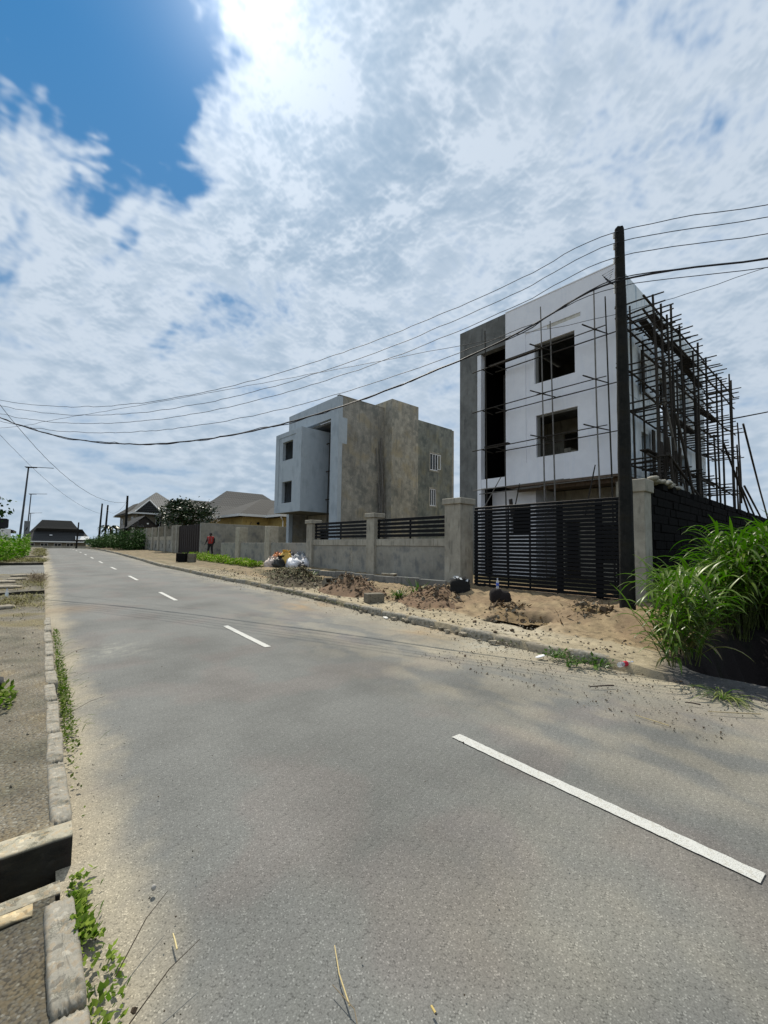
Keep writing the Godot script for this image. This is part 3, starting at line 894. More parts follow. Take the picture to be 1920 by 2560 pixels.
func second_building() -> void:
	var o := thing("apartment_block", "grey stained three storey shell with pale portal front, in the middle", "building", G0, FB)
	# pale portal: right leg, head band, left leg
	part("portal", relief(MB.new(), at_b(FRONT, Vector3(0, 0, -4.5)), -25.37, -18.755, 0.0, 11.72, [[-25.0, -19.65, -1, 10.36, -1]], 0.32), M.grey_paint, o)
	part("portal_cheek", slab(MB.new(), -19.649, -19.45, 0.0, 10.35, -9.0, -4.83), M.grey_paint, o)
	part("portal_ceiling", slab(MB.new(), -25.0, -19.66, 10.2, 10.35, -9.0, -4.83), M.concrete_dark, o)
	# projecting bay with two empty windows
	var wins := [[-23.83, -22.38, 7.83, 9.18, -1], [-23.82, -22.42, 4.75, 6.28, -1], [-24.4, -24.25, 4.6, 9.45, 0.04], [-24.4, -22.0, 9.45, 9.56, 0.04]]
	part("bay_front", relief(MB.new(), at_b(FRONT, Vector3(0, 0, -3.2)), -24.9, -21.24, 4.08, 9.88, wins, 0.24), M.grey_paint, o)
	part("bay_side", slab(MB.new(), -21.44, -21.243, 4.08, 9.88, -7.2, -3.445), M.grey_paint, o)
	part("bay_left_side", slab(MB.new(), -24.897, -24.7, 4.08, 9.88, -4.49, -3.445), M.grey_paint, o)
	part("bay_floor", slab(MB.new(), -24.69, -21.45, 4.09, 4.28, -7.2, -3.445), M.concrete_dark, o)
	part("bay_roof", slab(MB.new(), -24.69, -21.45, 9.68, 9.87, -7.2, -3.445), M.grey_paint, o)
	# the wall behind the portal, dark openings
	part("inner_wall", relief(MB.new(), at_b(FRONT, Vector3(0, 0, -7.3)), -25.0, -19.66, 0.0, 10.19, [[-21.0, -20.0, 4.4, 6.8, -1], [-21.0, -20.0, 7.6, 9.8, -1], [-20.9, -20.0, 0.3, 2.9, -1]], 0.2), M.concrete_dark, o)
	part("ground_wall", relief(MB.new(), at_b(FRONT, Vector3(0, 0, -6.2)), -25.0, -21.3, 0.0, 4.07, [[-23.5, -21.9, 1.7, 3.0, -1]], 0.2), M.concrete, o)
	var gw := part("window", slab(slab(slab(MB.new(), -23.49, -21.91, 1.71, 1.77, -6.32, -6.26), -22.72, -22.66, 1.77, 2.99, -6.32, -6.26), -23.49, -21.91, 2.4, 2.45, -6.33, -6.27), M.scaffold_plank, o)
	gw.set_meta("label", "unfinished dark timber window frame")
	# stained right side: front stretch, chase box, rear stretch
	part("side_wall", relief(MB.new(), at_b(RIGHT, Vector3(-18.75, 0, 0)), 4.83, 8.5, 0.0, 11.74, [], 0.25), M.stained_render, o)
	part("paint_patch", slab(MB.new(), -18.752, -18.744, 8.55, 10.3, -5.2, -4.53), M.grey_paint, o)
	part("stair_tower", slab(MB.new(), -20.9, -17.9, 0.0, 12.26, -11.2, -8.503, 0.012), M.tower_render, o)
	var sw := [[13.43, 14.44, 7.9, 9.28, -1], [13.43, 14.16, 5.04, 6.42, -1]]
	part("rear_side_wall", relief(MB.new(), at_b(RIGHT, Vector3(-18.75, 0, 0)), 11.203, 16.15, 0.0, 11.66, sw, 0.25), M.rear_render, o)
	for q in sw:
		var wd: float = q[1] - q[0]
		var fr := MB.new()
		slab(fr, -18.86, -18.78, q[2] + 0.005, q[2] + 0.07, -q[1] + 0.005, -q[0] - 0.005)
		slab(fr, -18.86, -18.78, q[3] - 0.07, q[3] - 0.005, -q[1] + 0.005, -q[0] - 0.005)
		for i in 4:
			var b: float = q[0] + 0.04 + (wd - 0.08) * i / 3.0
			slab(fr, -18.86, -18.775, q[2] + 0.07, q[3] - 0.07, -b - 0.024, -b + 0.024)
		var w := part("window", fr, M.window_frame, o)
		for i in 3:
			var b: float = q[0] + 0.04 + (wd - 0.08) * (i + 0.5) / 3.0
			var pw: float = (wd - 0.08) / 3.0 - 0.052
			part("pane", slab(MB.new(), -18.83, -18.82, q[2] + 0.075, q[3] - 0.075, -b - pw / 2, -b + pw / 2), M.dark_glass, w)
		var sur := MB.new()
		slab(sur, -18.748, -18.73, q[2] - 0.1, q[2], -q[1] - 0.1, -q[0] + 0.1)
		slab(sur, -18.748, -18.73, q[3], q[3] + 0.1, -q[1] - 0.1, -q[0] + 0.1)
		slab(sur, -18.748, -18.73, q[2], q[3], -q[1] - 0.1, -q[1])
		slab(sur, -18.748, -18.73, q[2], q[3], -q[0], -q[0] + 0.1)
		part("window_surround", sur, M.concrete, o)
	var sash := MB.new()
	slab(sash, 0, 0.3, 0, 0.06, -0.03, 0.03)
	slab(sash, 0, 0.3, 1.14, 1.2, -0.03, 0.03)
	slab(sash, 0, 0.05, 0.06, 1.14, -0.03, 0.03)
	slab(sash, 0.25, 0.3, 0.06, 1.14, -0.03, 0.03)
	part("open_sash", sash, M.window_frame, o, Transform3D(Basis(Vector3.UP, 0.7), Vector3(-18.77, 8.0, -14.3)))
	part("back_wall", slab(MB.new(), -25.3, -18.76, 0.0, 11.6, -16.4, -16.153), M.stained_render, o)
	part("left_wall", slab(MB.new(), -25.36, -25.13, 0.0, 11.6, -16.15, -4.83), M.stained_render, o)
	for y in [4.2, 7.5, 11.2]:
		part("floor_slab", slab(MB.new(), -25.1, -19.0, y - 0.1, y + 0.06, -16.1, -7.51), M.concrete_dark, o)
	part("roof_coping", slab(MB.new(), -18.99, -18.735, 11.745, 11.79, -8.49, -4.5), M.stained_render, o)
	# scaffold poles left leaning in the corner
	var bundle := thing("leaning_poles", "bundle of long weathered poles leaning in the corner of the grey stained building", "pole", G0, FB)
	for q in [[7.7, 8.15, 0.4, 8.7], [8.0, 8.35, 0.6, 9.2], [8.2, 8.3, 0.3, 9.5], [8.45, 8.05, 0.2, 7.0], [7.9, 8.4, 0.8, 6.2], [8.3, 7.9, 0.9, 8.1]]:
		pole(bundle, "pole", Vector3(-18.55 + q[2] * 0.5, 0.4, -q[1] + rng.randf_range(-0.2, 0.2)), Vector3(-18.66, q[3], -q[0]), 0.05, 0.06, M.grey_pole)
	# one pole scaffold inside the portal
	var sc := thing("pole_scaffold", "thin dark pole scaffold inside the shadowed portal of the grey building", "scaffold", G0, FB)
	pole(sc, "standard", Vector3(-21.0, 0.5, -5.2), Vector3(-20.75, 9.6, -5.2), 0.05, 0.04, M.scaffold_pole)
	for y in [5.0, 7.0, 9.0]: pole(sc, "ledger", Vector3(-21.2, y, -5.25), Vector3(-19.7, y, -5.3), 0.045, 0.02, M.scaffold_pole)

# ---------------------------------------------------------------- front fence, gate, side wall
func cap_pillar(o: Node, a: float, b: float, w: float, d: float, y0: float, y1: float, cap: float, m: Material, called := "pillar") -> void:
	part(called, MB.new().box(Vector3(-a, (y0 + y1) / 2, -b), Vector3(w, y1 - y0, d), Basis(), 0.015), m, o)
	if cap > 0.0:
		part("pillar_cap", MB.new().box(Vector3(-a, y1 + cap / 2 + 0.001, -b), Vector3(w + 0.13, cap, d + 0.13), Basis(), 0.015), M.concrete, o)

func front_fence() -> void:
	var o := thing("boundary_wall", "rendered concrete street wall with black slatted railings on top, left of the black gate", "wall", G0, FB)
	cap_pillar(o, 5.43, 0.36, 0.72, 0.72, -0.2, 3.22, 0.21, M.concrete, "gate_pillar")
	cap_pillar(o, 9.92, 0.24, 0.52, 0.5, -0.2, 2.94, 0.19, M.concrete)
	cap_pillar(o, 14.82, 0.24, 0.52, 0.5, -0.2, 2.84, 0.19, M.concrete)
	for q in [[5.79, 9.66], [10.18, 14.56]]:
		part("wall_panel", slab(MB.new(), -q[1], -q[0], -0.3, 1.74, -0.34, -0.12), M.fence_plaster, o)
		part("coping_band", slab(MB.new(), -q[1], -q[0], 1.742, 2.02, -0.37, -0.085, 0.01), M.concrete, o)
		var rail := part("railing", slab(slab(slab(MB.new(), -q[1] + 0.03, -q[1] + 0.08, 2.03, 2.86, -0.25, -0.2), -q[0] - 0.08, -q[0] - 0.03, 2.03, 2.86, -0.25, -0.2), -(q[0] + q[1]) / 2 - 0.03, -(q[0] + q[1]) / 2 + 0.03, 2.03, 2.86, -0.25, -0.2), M.gate_metal, o)
		for i in 5:
			var y := 2.1 + i * 0.163
			part("slat", MB.new().box(Vector3(-(q[0] + q[1]) / 2, y + 0.055, -0.18), Vector3(q[1] - q[0] - 0.06, 0.115, 0.025), Basis(), 0.004), M.gate_metal, rail)
	# chalk marks on the plaster: a small ring above an upright oval with a scrawl inside
	var ring := MB.new()
	var loop := func(cx: float, cy: float, rx: float, ry: float, n: int):
		var pts := []
		var rad := []
		for i in n + 1:
			pts.append(Vector3(-cx + rx * cos(TAU * i / n), cy + ry * sin(TAU * i / n), -0.118))
			rad.append(0.012)
		ring.tube(pts, rad, 4, false)
	loop.call(11.42, 1.52, 0.07, 0.11, 12)
	loop.call(11.4, 1.02, 0.14, 0.36, 18)
	for s in [[11.46, 1.24, 11.34, 1.24], [11.34, 1.24, 11.34, 1.08], [11.46, 1.14, 11.35, 1.08], [11.46, 1.02, 11.33, 0.98], [11.33, 0.98, 11.46, 0.88], [11.46, 0.88, 11.34, 0.8]]:
		ring.tube([Vector3(-s[0], s[1], -0.118), Vector3(-s[2], s[3], -0.118)], [0.012, 0.012], 4, false)
	part("chalk_mark", ring, M.concrete_pale, o)
	# low planter kerb in front of the wall
	var p := fp(4.75, 0, -1.12)
	var q := fp(12.1, 0, -1.9)
	var d := (q - p)
	var bs := Basis(Vector3.UP, atan2(-d.z, d.x))
	var led := MB.new()
	var n := 7
	for i in n:
		var w := d.length() / n
		led.box(Vector3(w * (i + 0.5), 0.32 + 0.012 * i + 0.02 * sin(i * 2.1), 0), Vector3(w - 0.002 * i, 0.62, 0.13), Basis(), 0.012)
	solo("planter_edge", "low concrete planter edge with a sunlit top running before the rendered wall", "planter", led, M.concrete_dark, p, bs)
	var lp := MB.new().box(Vector3.ZERO, Vector3(0.62, 0.05, 0.2), Basis(), 0.01)
	solo("concrete_offcut", "pale flat concrete offcut lying on a block between planter edge and wall", "slab", lp, M.concrete_pale, fp(8.0, 0.66, -0.62), FB * Basis(Vector3.UP, 0.2))
	solo("concrete_block", "grey block under the pale offcut between planter edge and wall", "block", MB.new().box(Vector3.ZERO, Vector3(0.45, 0.3, 0.22), Basis(), 0.012), M.block_grey, fp(7.95, 0.485, -0.6), FB * Basis(Vector3.UP, 0.1))

func gate() -> void:
	var o := thing("sliding_gate", "wide black slatted steel sliding gate between the square pillar and the tarred pole", "gate", G0, FB)
	var m: Material = M.gate_metal
	var y0 := 0.42
	var y1 := 3.0
	for a in [0.06, 4.57]: part("stile", slab(MB.new(), -a - 0.05, -a + 0.05, y0, y1, -0.26, -0.2, 0.006), m, o)
	for a in [0.56, 1.65]: part("stile", slab(MB.new(), -a - 0.085, -a + 0.085, y0 - 0.05, y1, -0.27, -0.19, 0.006), m, o)
	for a in [2.6, 3.35, 4.05]: part("stile", slab(MB.new(), -a - 0.02, -a + 0.02, y0, y1, -0.265, -0.225), m, o)
	part("top_rail", slab(MB.new(), -4.62, -0.01, y1, y1 + 0.07, -0.27, -0.19, 0.008), m, o)
	part("bottom_rail", slab(MB.new(), -4.62, -0.01, y0 - 0.1, y0 - 0.01, -0.27, -0.19, 0.008), m, o)
	for i in 23:
		var y := y0 + 0.05 + i * 0.1115
		part("slat", MB.new().box(Vector3(-2.315, y, -0.172), Vector3(4.6, 0.086, 0.028), Basis(), 0.004), m, o)
	for a in [0.3, 1.2, 2.4, 3.7]:
		part("roller", MB.new().tube([Vector3(-a - 0.025, y0 - 0.13, -0.23), Vector3(-a + 0.025, y0 - 0.13, -0.23)], [0.06, 0.06], 12), m, o)
	solo("gate_track", "rusty steel ground track under the black sliding gate", "track", slab(MB.new(), -4.9, 0.3, 0.2, 0.232, -0.255, -0.205), M.rusty_panel, G0, FB)

func block_wall() -> void:
	# pillar and unrendered block wall running back from the street, to the right of the gate
	var o := thing("boundary_wall", "dark unrendered block wall with a grey end pillar, right of the tarred pole", "wall", G0, FB)
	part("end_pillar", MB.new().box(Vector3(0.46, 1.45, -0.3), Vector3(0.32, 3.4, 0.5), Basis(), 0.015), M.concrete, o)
	part("pillar_cap", MB.new().box(Vector3(0.46, 3.3, -0.3), Vector3(0.42, 0.32, 0.62), Basis(), 0.015), M.concrete, o)
	part("gate_post", slab(MB.new(), 0.06, 0.296, 0.0, 3.42, -0.5, -0.2, 0.01), M.concrete, o)
	var variants := []
	for k in 4: variants.append(MB.new().box(Vector3(0.006 * (k % 3) - 0.006, 0, 0), Vector3(0.226, 0.214 - 0.003 * k, 0.444 - 0.004 * k), Basis(Vector3.BACK, 0.012 * (k - 1.5)), 0.011).mesh())
	var singles := 0
	var rest := MB.new()
	for row in range(14, -1, -1):
		for k in 46:
			var b := 0.82 + k * 0.455 + (0.22 if row % 2 else 0.0)
			var y := 0.12 + row * 0.228
			if row == 14 and (k < 2 or k % 5 == 3): continue
			var p := Vector3(0.51 + rng.randf_range(-0.012, 0.012), y + 0.1, -b)
			if singles < 296 and (row > 7 or k < 12):
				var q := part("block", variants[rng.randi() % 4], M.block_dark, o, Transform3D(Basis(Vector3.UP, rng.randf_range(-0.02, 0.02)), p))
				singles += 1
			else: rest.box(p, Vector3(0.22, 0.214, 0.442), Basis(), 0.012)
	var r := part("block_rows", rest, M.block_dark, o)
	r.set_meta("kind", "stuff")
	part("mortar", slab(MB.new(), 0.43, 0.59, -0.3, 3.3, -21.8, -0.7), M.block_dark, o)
	# rough mortar and broken pieces along the top
	var top := MB.new()
	for i in 16:
		top.lump(Vector3(0.5 + rng.randf_range(-0.1, 0.1), 3.5 + rng.randf_range(0, 0.08), -0.9 - i * 0.13), Vector3(0.13, 0.06, 0.12), 3.0, 0.4, nf, 2.0, 5, 8, Basis(), Vector3(i, 0, 0))
	part("loose_rubble", top, M.concrete, o)
	# pale sheet roof of a shed behind the wall
	var sh := thing("shed", "low shed with a pale ribbed sheet roof far behind the scaffold on the right", "shed", G0, FB)
	var roof := MB.new()
	for i in 40:
		var z := -21.0 - i * 0.3
		roof.box(Vector3(3.4, 3.3, z), Vector3(5.6, 0.03, 0.29 if i % 2 else 0.24), Basis(Vector3.BACK, 0.16), 0.0)
		if i % 2: roof.box(Vector3(3.4, 3.33, z), Vector3(5.6, 0.035, 0.06), Basis(Vector3.BACK, 0.16), 0.0)
	part("roof", roof, M.roof_sheet_pale, sh)
	part("wall", slab(MB.new(), 1.0, 5.8, 0.2, 2.75, -32.0, -21.5), M.cream_paint, sh)

func neighbour_walls() -> void:
	var o := thing("boundary_wall", "low grey rendered wall with two rough uncapped pillars, behind the rubbish bags", "wall", G0, FB)
	for q in [[15.1, 19.2], [19.8, 23.5], [24.1, 26.9]]:
		part("wall_panel", slab(MB.new(), -q[1], -q[0], -0.3, 1.86, -0.34, -0.12, 0.01), M.fence_plaster, o)
	cap_pillar(o, 19.5, 0.3, 0.6, 0.6, -0.2, 2.86, 0.0, M.concrete_pale)
	cap_pillar(o, 23.8, 0.3, 0.6, 0.6, -0.2, 2.88, 0.0, M.concrete_pale)
	# tall side wall of the next plot with starter bars
	var w := thing("side_wall", "tall dark grey plot wall running back from the street behind the standing person", "wall", G0, FB)
	part("wall_panel", slab(MB.new(), -31.35, -31.1, 0.2, 3.45, -26.0, -0.1, 0.01), M.fence_plaster, w)
	for b in [4.2, 7.5, 10.5, 13.8]:
		pole(w, "starter_bar", Vector3(-31.2, 3.4, -b), Vector3(-31.15, 3.75, -b - 0.15), 0.02, 0.02, M.rusty_panel, 5)
	# ochre wall piece left of the grey building
	var oc := thing("ochre_wall", "ochre yellow rendered outbuilding wall between the low wall and the grey building", "wall", G0, FB)
	part("wall_panel", slab(MB.new(), -31.0, -26.6, 0.3, 4.2, -9.0, -8.7, 0.01), M.ochre_paint, oc)
	part("rail", slab(MB.new(), -31.0, -26.6, 2.55, 2.62, -8.69, -8.62), M.rusty_panel, oc)
	# dark sheet gate of the next plot
	var g := thing("sheet_gate", "dark rust brown corrugated sheet gate left of the tall grey wall", "gate", G0, FB)
	for i in 22:
		part("sheet", slab(MB.new(), -36.95 + i * 0.264, -36.95 + i * 0.264 + 0.25, 0.75, 3.32, -0.2 - 0.03 * (i % 2), -0.16 - 0.03 * (i % 2)), M.rusty_panel, g)
	part("frame", slab(slab(MB.new(), -36.98, -31.12, 3.3, 3.38, -0.28, -0.22), -36.98, -31.12, 0.85, 0.93, -0.28, -0.22), M.rusty_panel, g)
	# long pillared fence further on
	var f := thing("pillared_fence", "long grey fence of square pillars with pale band, left of the sheet gate", "fence", G0, FB)
	for i in 6:
		var a := 38.4 + i * 2.36
		part("pillar", MB.new().box(Vector3(-a, 2.1, -0.2), Vector3(0.42, 2.7, 0.42), Basis(), 0.012), M.concrete, f)
		if i < 5:
			part("wall_panel", slab(MB.new(), -a - 2.15, -a - 0.21, 0.6, 2.12, -0.32, -0.12), M.fence_plaster, f)
			part("band", slab(MB.new(), -a - 2.15, -a - 0.21, 2.122, 2.48, -0.34, -0.1), M.concrete_pale, f)
			part("vent_slot", slab(MB.new(), -a - 1.25, -a - 1.1, 1.35, 1.75, -0.125, -0.112), M.block_dark, f)
	part("pillar", MB.new().box(Vector3(-37.2, 2.1, -0.2), Vector3(0.3, 2.7, 0.42), Basis(), 0.012), M.concrete, f)

# ---------------------------------------------------------------- houses up the road
# hip roof over a rectangle; ridge along x when the ridge inset is given in x; concave = gentle kick at the eaves
func hip(mb: MB, x0: float, x1: float, z0: float, z1: float, ye: float, yr: float, inx: float, inz: float, kick := 0.0) -> MB:
	var rings := [[0.0, 0.0], [0.35, 0.35 - kick], [0.7, 0.7 - kick * 0.8], [1.0, 1.0]]
	var last := []
	for r in rings:
		var a: float = x0 + inx * r[0]
		var b: float = x1 - inx * r[0]
		var c: float = z0 + inz * r[0]
		var d: float = z1 - inz * r[0]
		var y: float = ye + (yr - ye) * r[1]
		var now := [Vector3(a, y, d), Vector3(b, y, d), Vector3(b, y, c), Vector3(a, y, c)]
		if last:
			for k in 4: mb.quad(last[k], last[(k + 1) % 4], now[(k + 1) % 4], now[k])
		last = now
	mb.quad(last[0], last[1], last[2], last[3])
	mb.box(Vector3((x0 + x1) / 2, ye - 0.12, (z0 + z1) / 2), Vector3(x1 - x0 - 0.02, 0.22, z1 - z0 - 0.02))
	return mb
func fascia(o: Node, x0: float, x1: float, z0: float, z1: float, y: float, m: Material) -> void:
	var f := MB.new()
	slab(f, x0 - 0.03, x1 + 0.03, y - 0.2, y + 0.03, z1, z1 + 0.05)
	slab(f, x0 - 0.03, x1 + 0.03, y - 0.2, y + 0.03, z0 - 0.05, z0)
	slab(f, x0 - 0.05, x0, y - 0.2, y + 0.03, z0, z1)
	slab(f, x1, x1 + 0.05, y - 0.2, y + 0.03, z0, z1)
	part("fascia", f, m, o)
func window(o: Node, t: Transform3D, w: float, h: float, n := 2) -> void:
	var f := MB.new()
	slab(f, -w / 2, w / 2, 0, 0.06, -0.02, 0.05)
	slab(f, -w / 2, w / 2, h - 0.06, h, -0.02, 0.05)
	for i in n + 1:
		var x := -w / 2 + 0.03 + (w - 0.06) * i / n
		slab(f, x - 0.03, x + 0.03, 0.06, h - 0.06, -0.02, 0.05)
	var q := part("window", f, M.window_frame, o, t)
	for i in n:
		var x := -w / 2 + 0.03 + (w - 0.06) * (i + 0.5) / n
		part("pane", slab(MB.new(), x - w / n / 2 + 0.06, x + w / n / 2 - 0.06, 0.06, h - 0.06, -0.01, 0.01), M.dark_glass, q)

func far_houses() -> void:
	# small gatehouse with a boarded gable over the pillared fence
	var o := thing("gatehouse", "small dark gatehouse with a boarded gable above the end of the pillared fence", "gatehouse", G0, FB)
	var zc := -0.5
	part("wall", slab(MB.new(), -55.5, -51.3, 0.6, 3.75, zc - 1.2, zc + 1.2), M.concrete, o)
	var gb := MB.new()
	for i in 8:
		var y := 3.62 + i * 0.15
		var w := 1.45 * (1.0 - (i + 0.5) * 0.15 / 1.25)
		gb.box(Vector3(-51.0, y + 0.075, zc), Vector3(0.05 + 0.03 * (i % 2), 0.13, maxf(0.1, w * 2)), Basis(), 0.0)
	part("gable_boards", gb, M.gable_board, o)
	var rf := MB.new()
	for s in [1.0, -1.0]:
		rf.quad(Vector3(-50.85, 4.98, zc), Vector3(-56.0, 4.98, zc), Vector3(-56.0, 3.5, zc + s * 1.75), Vector3(-50.85, 3.5, zc + s * 1.75))
		rf.quad(Vector3(-50.85, 4.87, zc), Vector3(-56.0, 4.87, zc), Vector3(-56.0, 3.39, zc + s * 1.75), Vector3(-50.85, 3.39, zc + s * 1.75))
		rf.quad(Vector3(-50.85, 4.98, zc), Vector3(-50.85, 4.87, zc), Vector3(-50.85, 3.39, zc + s * 1.75), Vector3(-50.85, 3.5, zc + s * 1.75))
	part("roof", rf, M.roof_dark, o)
	part("lamp_box", slab(MB.new(), -50.94, -50.88, 4.0, 4.16, zc - 0.4, zc - 0.22), M.trim_white, o)
	part("door", slab(MB.new(), -51.28, -51.24, 0.9, 3.0, zc + 0.35, zc + 0.85), M.block_dark, o)
	part("column", slab(MB.new(), -51.25, -50.95, 0.6, 3.6, zc + 1.0, zc + 1.3), M.concrete_pale, o)
	# big two storey house with a hipped roof and front gable
	o = thing("house", "large two storey house with pale steep hipped roof behind the gatehouse", "house", G0, FB)
	part("wall", slab(MB.new(), -86.0, -73.0, 0.5, 6.55, -13.5, -4.3), M.cream_paint, o)
	part("roof", hip(MB.new(), -87.0, -72.0, -13.6, -3.4, 6.75, 10.9, 7.4, 5.0, 0.06), M.roof_pale, o)
	part("side_roof", hip(MB.new(), -85.0, -76.0, -8.0, -3.2, 6.76, 8.7, 3.0, 2.3, 0.0), M.roof_brown, o)
	part("rear_roof", hip(MB.new(), -84.0, -71.0, -24.0, -11.0, 6.2, 9.6, 5.0, 4.0, 0.0), M.roof_pale, o)
	part("rear_wall", slab(MB.new(), -83.0, -72.0, 0.5, 6.1, -23.0, -13.6), M.cream_paint, o)
	fascia(o, -87.0, -72.0, -13.6, -3.4, 6.72, M.trim_white)
	var gab := MB.new()
	gab.tri(Vector3(-71.92, 6.8, -3.9), Vector3(-71.92, 6.8, -7.5), Vector3(-71.92, 8.6, -5.7))
	for i in 8:
		var y := 6.82 + i * 0.22
		var w := 1.75 * (1.0 - (i + 0.5) * 0.22 / 1.8)
		gab.box(Vector3(-71.9, y + 0.1, -5.7), Vector3(0.05, 0.18, maxf(0.1, w * 2)))
	part("gable", gab, M.roof_shingle, o)
	var barge := MB.new()
	for s in [1.0, -1.0]: barge.tube([Vector3(-71.85, 8.75, -5.7), Vector3(-71.85, 6.75, -5.7 + s * 2.0)], [0.1, 0.1], 4)
	part("bargeboard", barge, M.trim_white, o)
	var groof := MB.new()
	for s in [1.0, -1.0]: groof.quad(Vector3(-71.8, 8.72, -5.7), Vector3(-79.0, 8.72, -5.7), Vector3(-79.0, 6.74, -5.7 + s * 2.0), Vector3(-71.8, 6.74, -5.7 + s * 2.0))
	part("gable_roof", groof, M.roof_pale, o)
	for q in [[5.0, 4.6], [7.6, 4.6], [5.0, 1.8], [9.8, 4.6]]: window(o, Transform3D(RIGHT, Vector3(-72.96, q[1], -q[0])), 1.2, 1.5)
	for q in [[-84.0, 4.4], [-80.0, 4.4], [-76.0, 4.4], [-84.0, 1.6]]: window(o, Transform3D(FRONT, Vector3(q[0], q[1], -4.26)), 1.3, 1.8)
	# house B: long brown roof, steep hips
	o = thing("house", "house with big steep brown shingle roof between glossy tree and yellow bungalow", "house", G0, FB)
	part("wall", slab(MB.new(), -61.0, -51.0, 0.5, 5.7, -20.0, -9.0), M.cream_paint, o)
	part("roof", hip(MB.new(), -62.0, -50.0, -21.0, -8.0, 5.85, 9.4, 5.9, 3.8, 0.05), M.roof_shingle, o)
	part("low_roof", hip(MB.new(), -72.0, -60.0, -15.0, -6.5, 6.2, 8.7, 5.9, 2.0, 0.03), M.roof_brown, o)
	part("low_wall", slab(MB.new(), -71.0, -62.0, 0.5, 6.1, -14.0, -7.3), M.cream_paint, o)
	fascia(o, -62.0, -50.0, -21.0, -8.0, 5.83, M.trim_white)
	for q in [10.5, 13.5, 16.5]: window(o, Transform3D(RIGHT, Vector3(-50.97, 3.9, -q)), 1.2, 1.3)
	# yellow bungalow with a dark tiled roof
	o = thing("bungalow", "ochre yellow bungalow with dark tiled hip roof, left of the grey building", "bungalow", G0, FB)
	part("wall", slab(MB.new(), -45.5, -36.6, 0.5, 4.6, -16.0, -5.9), M.ochre_paint, o)
	part("wing_wall", slab(MB.new(), -38.0, -33.6, 0.5, 4.5, -16.0, -8.7), M.ochre_paint, o)
	part("roof", hip(MB.new(), -46.0, -36.0, -17.0, -5.3, 4.78, 6.9, 4.9, 4.5), M.roof_brown, o)
	part("wing_roof", hip(MB.new(), -39.5, -32.9, -17.0, -8.0, 4.74, 6.6, 3.2, 3.2), M.roof_dark, o)
	fascia(o, -46.0, -36.0, -17.0, -5.3, 4.76, M.trim_white)
	fascia(o, -39.5, -32.9, -17.0, -8.0, 4.72, M.trim_white)
	part("downpipe", MB.new().tube([Vector3(-32.85, 4.6, -7.95), Vector3(-33.0, 4.3, -8.2), Vector3(-33.5, 4.1, -8.6), Vector3(-33.5, 0.6, -8.6)], [0.06, 0.06, 0.06, 0.06], 8), M.trim_white, o)
	part("vent", MB.new().tube([Vector3(-36.6, 3.95, -7.5), Vector3(-36.5, 3.95, -7.5)], [0.14, 0.14], 8), M.block_dark, o)
	# house closing the street, beyond the crest
	o = thing("house", "wide house with a dark hip roof closing the far end of the road", "house", rp(121.0, 2.6, 0.0), RB)
	part("wall", slab(MB.new(), -5.6, 5.4, -2.0, 2.0, -9.0, 0.0), M.cream_paint, o)
	part("roof", hip(MB.new(), -6.4, 6.2, -9.6, 0.7, 2.2, 7.0, 3.6, 4.6, 0.03), M.roof_dark, o)
	part("front_roof", hip(MB.new(), -5.6, 6.6, -4.0, 1.4, 2.15, 5.0, 2.0, 3.6, 0.0), M.roof_shingle, o)
	fascia(o, -5.6, 6.6, -4.0, 1.4, 2.12, M.trim_white)
	part("white_sheet", MB.new().box(Vector3(4.6, 2.95, 0.86), Vector3(2.6, 0.05, 1.3), Basis(Vector3.RIGHT, 0.67), 0.0), M.trim_white, o)
	part("skylight", MB.new().box(Vector3(-1.1, 3.5, 0.05), Vector3(0.5, 0.06, 0.25), Basis(Vector3.RIGHT, 0.67), 0.0), M.trim_white, o)
	for x in [-4.5, -2.2, 0.2, 2.4]: window(o, Transform3D(FRONT, Vector3(x, 0.3, 0.02)), 1.3, 1.4)
	solo("road_end_wall", "low pale wall in front of the house at the far end of the road", "wall", slab(slab(MB.new(), -9.0, 7.0, -1.7, 1.05, 0, 0.25), -9.1, 7.1, 1.052, 1.15, -0.06, 0.31), M.concrete, rp(113.0, 2.6, 0.0), RB)
	# left: low building with a water tank
	o = thing("shed", "low pale shed with a black water tank at the far left edge", "shed", rp(60.0, -3.9, 0.0), RB)
	part("wall", slab(MB.new(), -8.0, 1.0, 0.5, 3.0, -6.0, 0.0), M.concrete_pale, o)
	part("roof", hip(MB.new(), -8.6, 1.5, -6.6, 0.6, 3.0, 3.5, 2.0, 3.0), M.roof_brown, o)
	part("end_wall", slab(MB.new(), 0.2, 1.3, 0.5, 3.1, 0.2, 0.8), M.trim_white, o)
	part("water_tank", MB.new().tube([Vector3(0.5, 3.2, -0.4), Vector3(0.5, 3.3, -0.4), Vector3(0.5, 4.1, -0.4), Vector3(0.5, 4.2, -0.4)], [0.5, 0.56, 0.56, 0.4], 14), M.black_cloth, o)

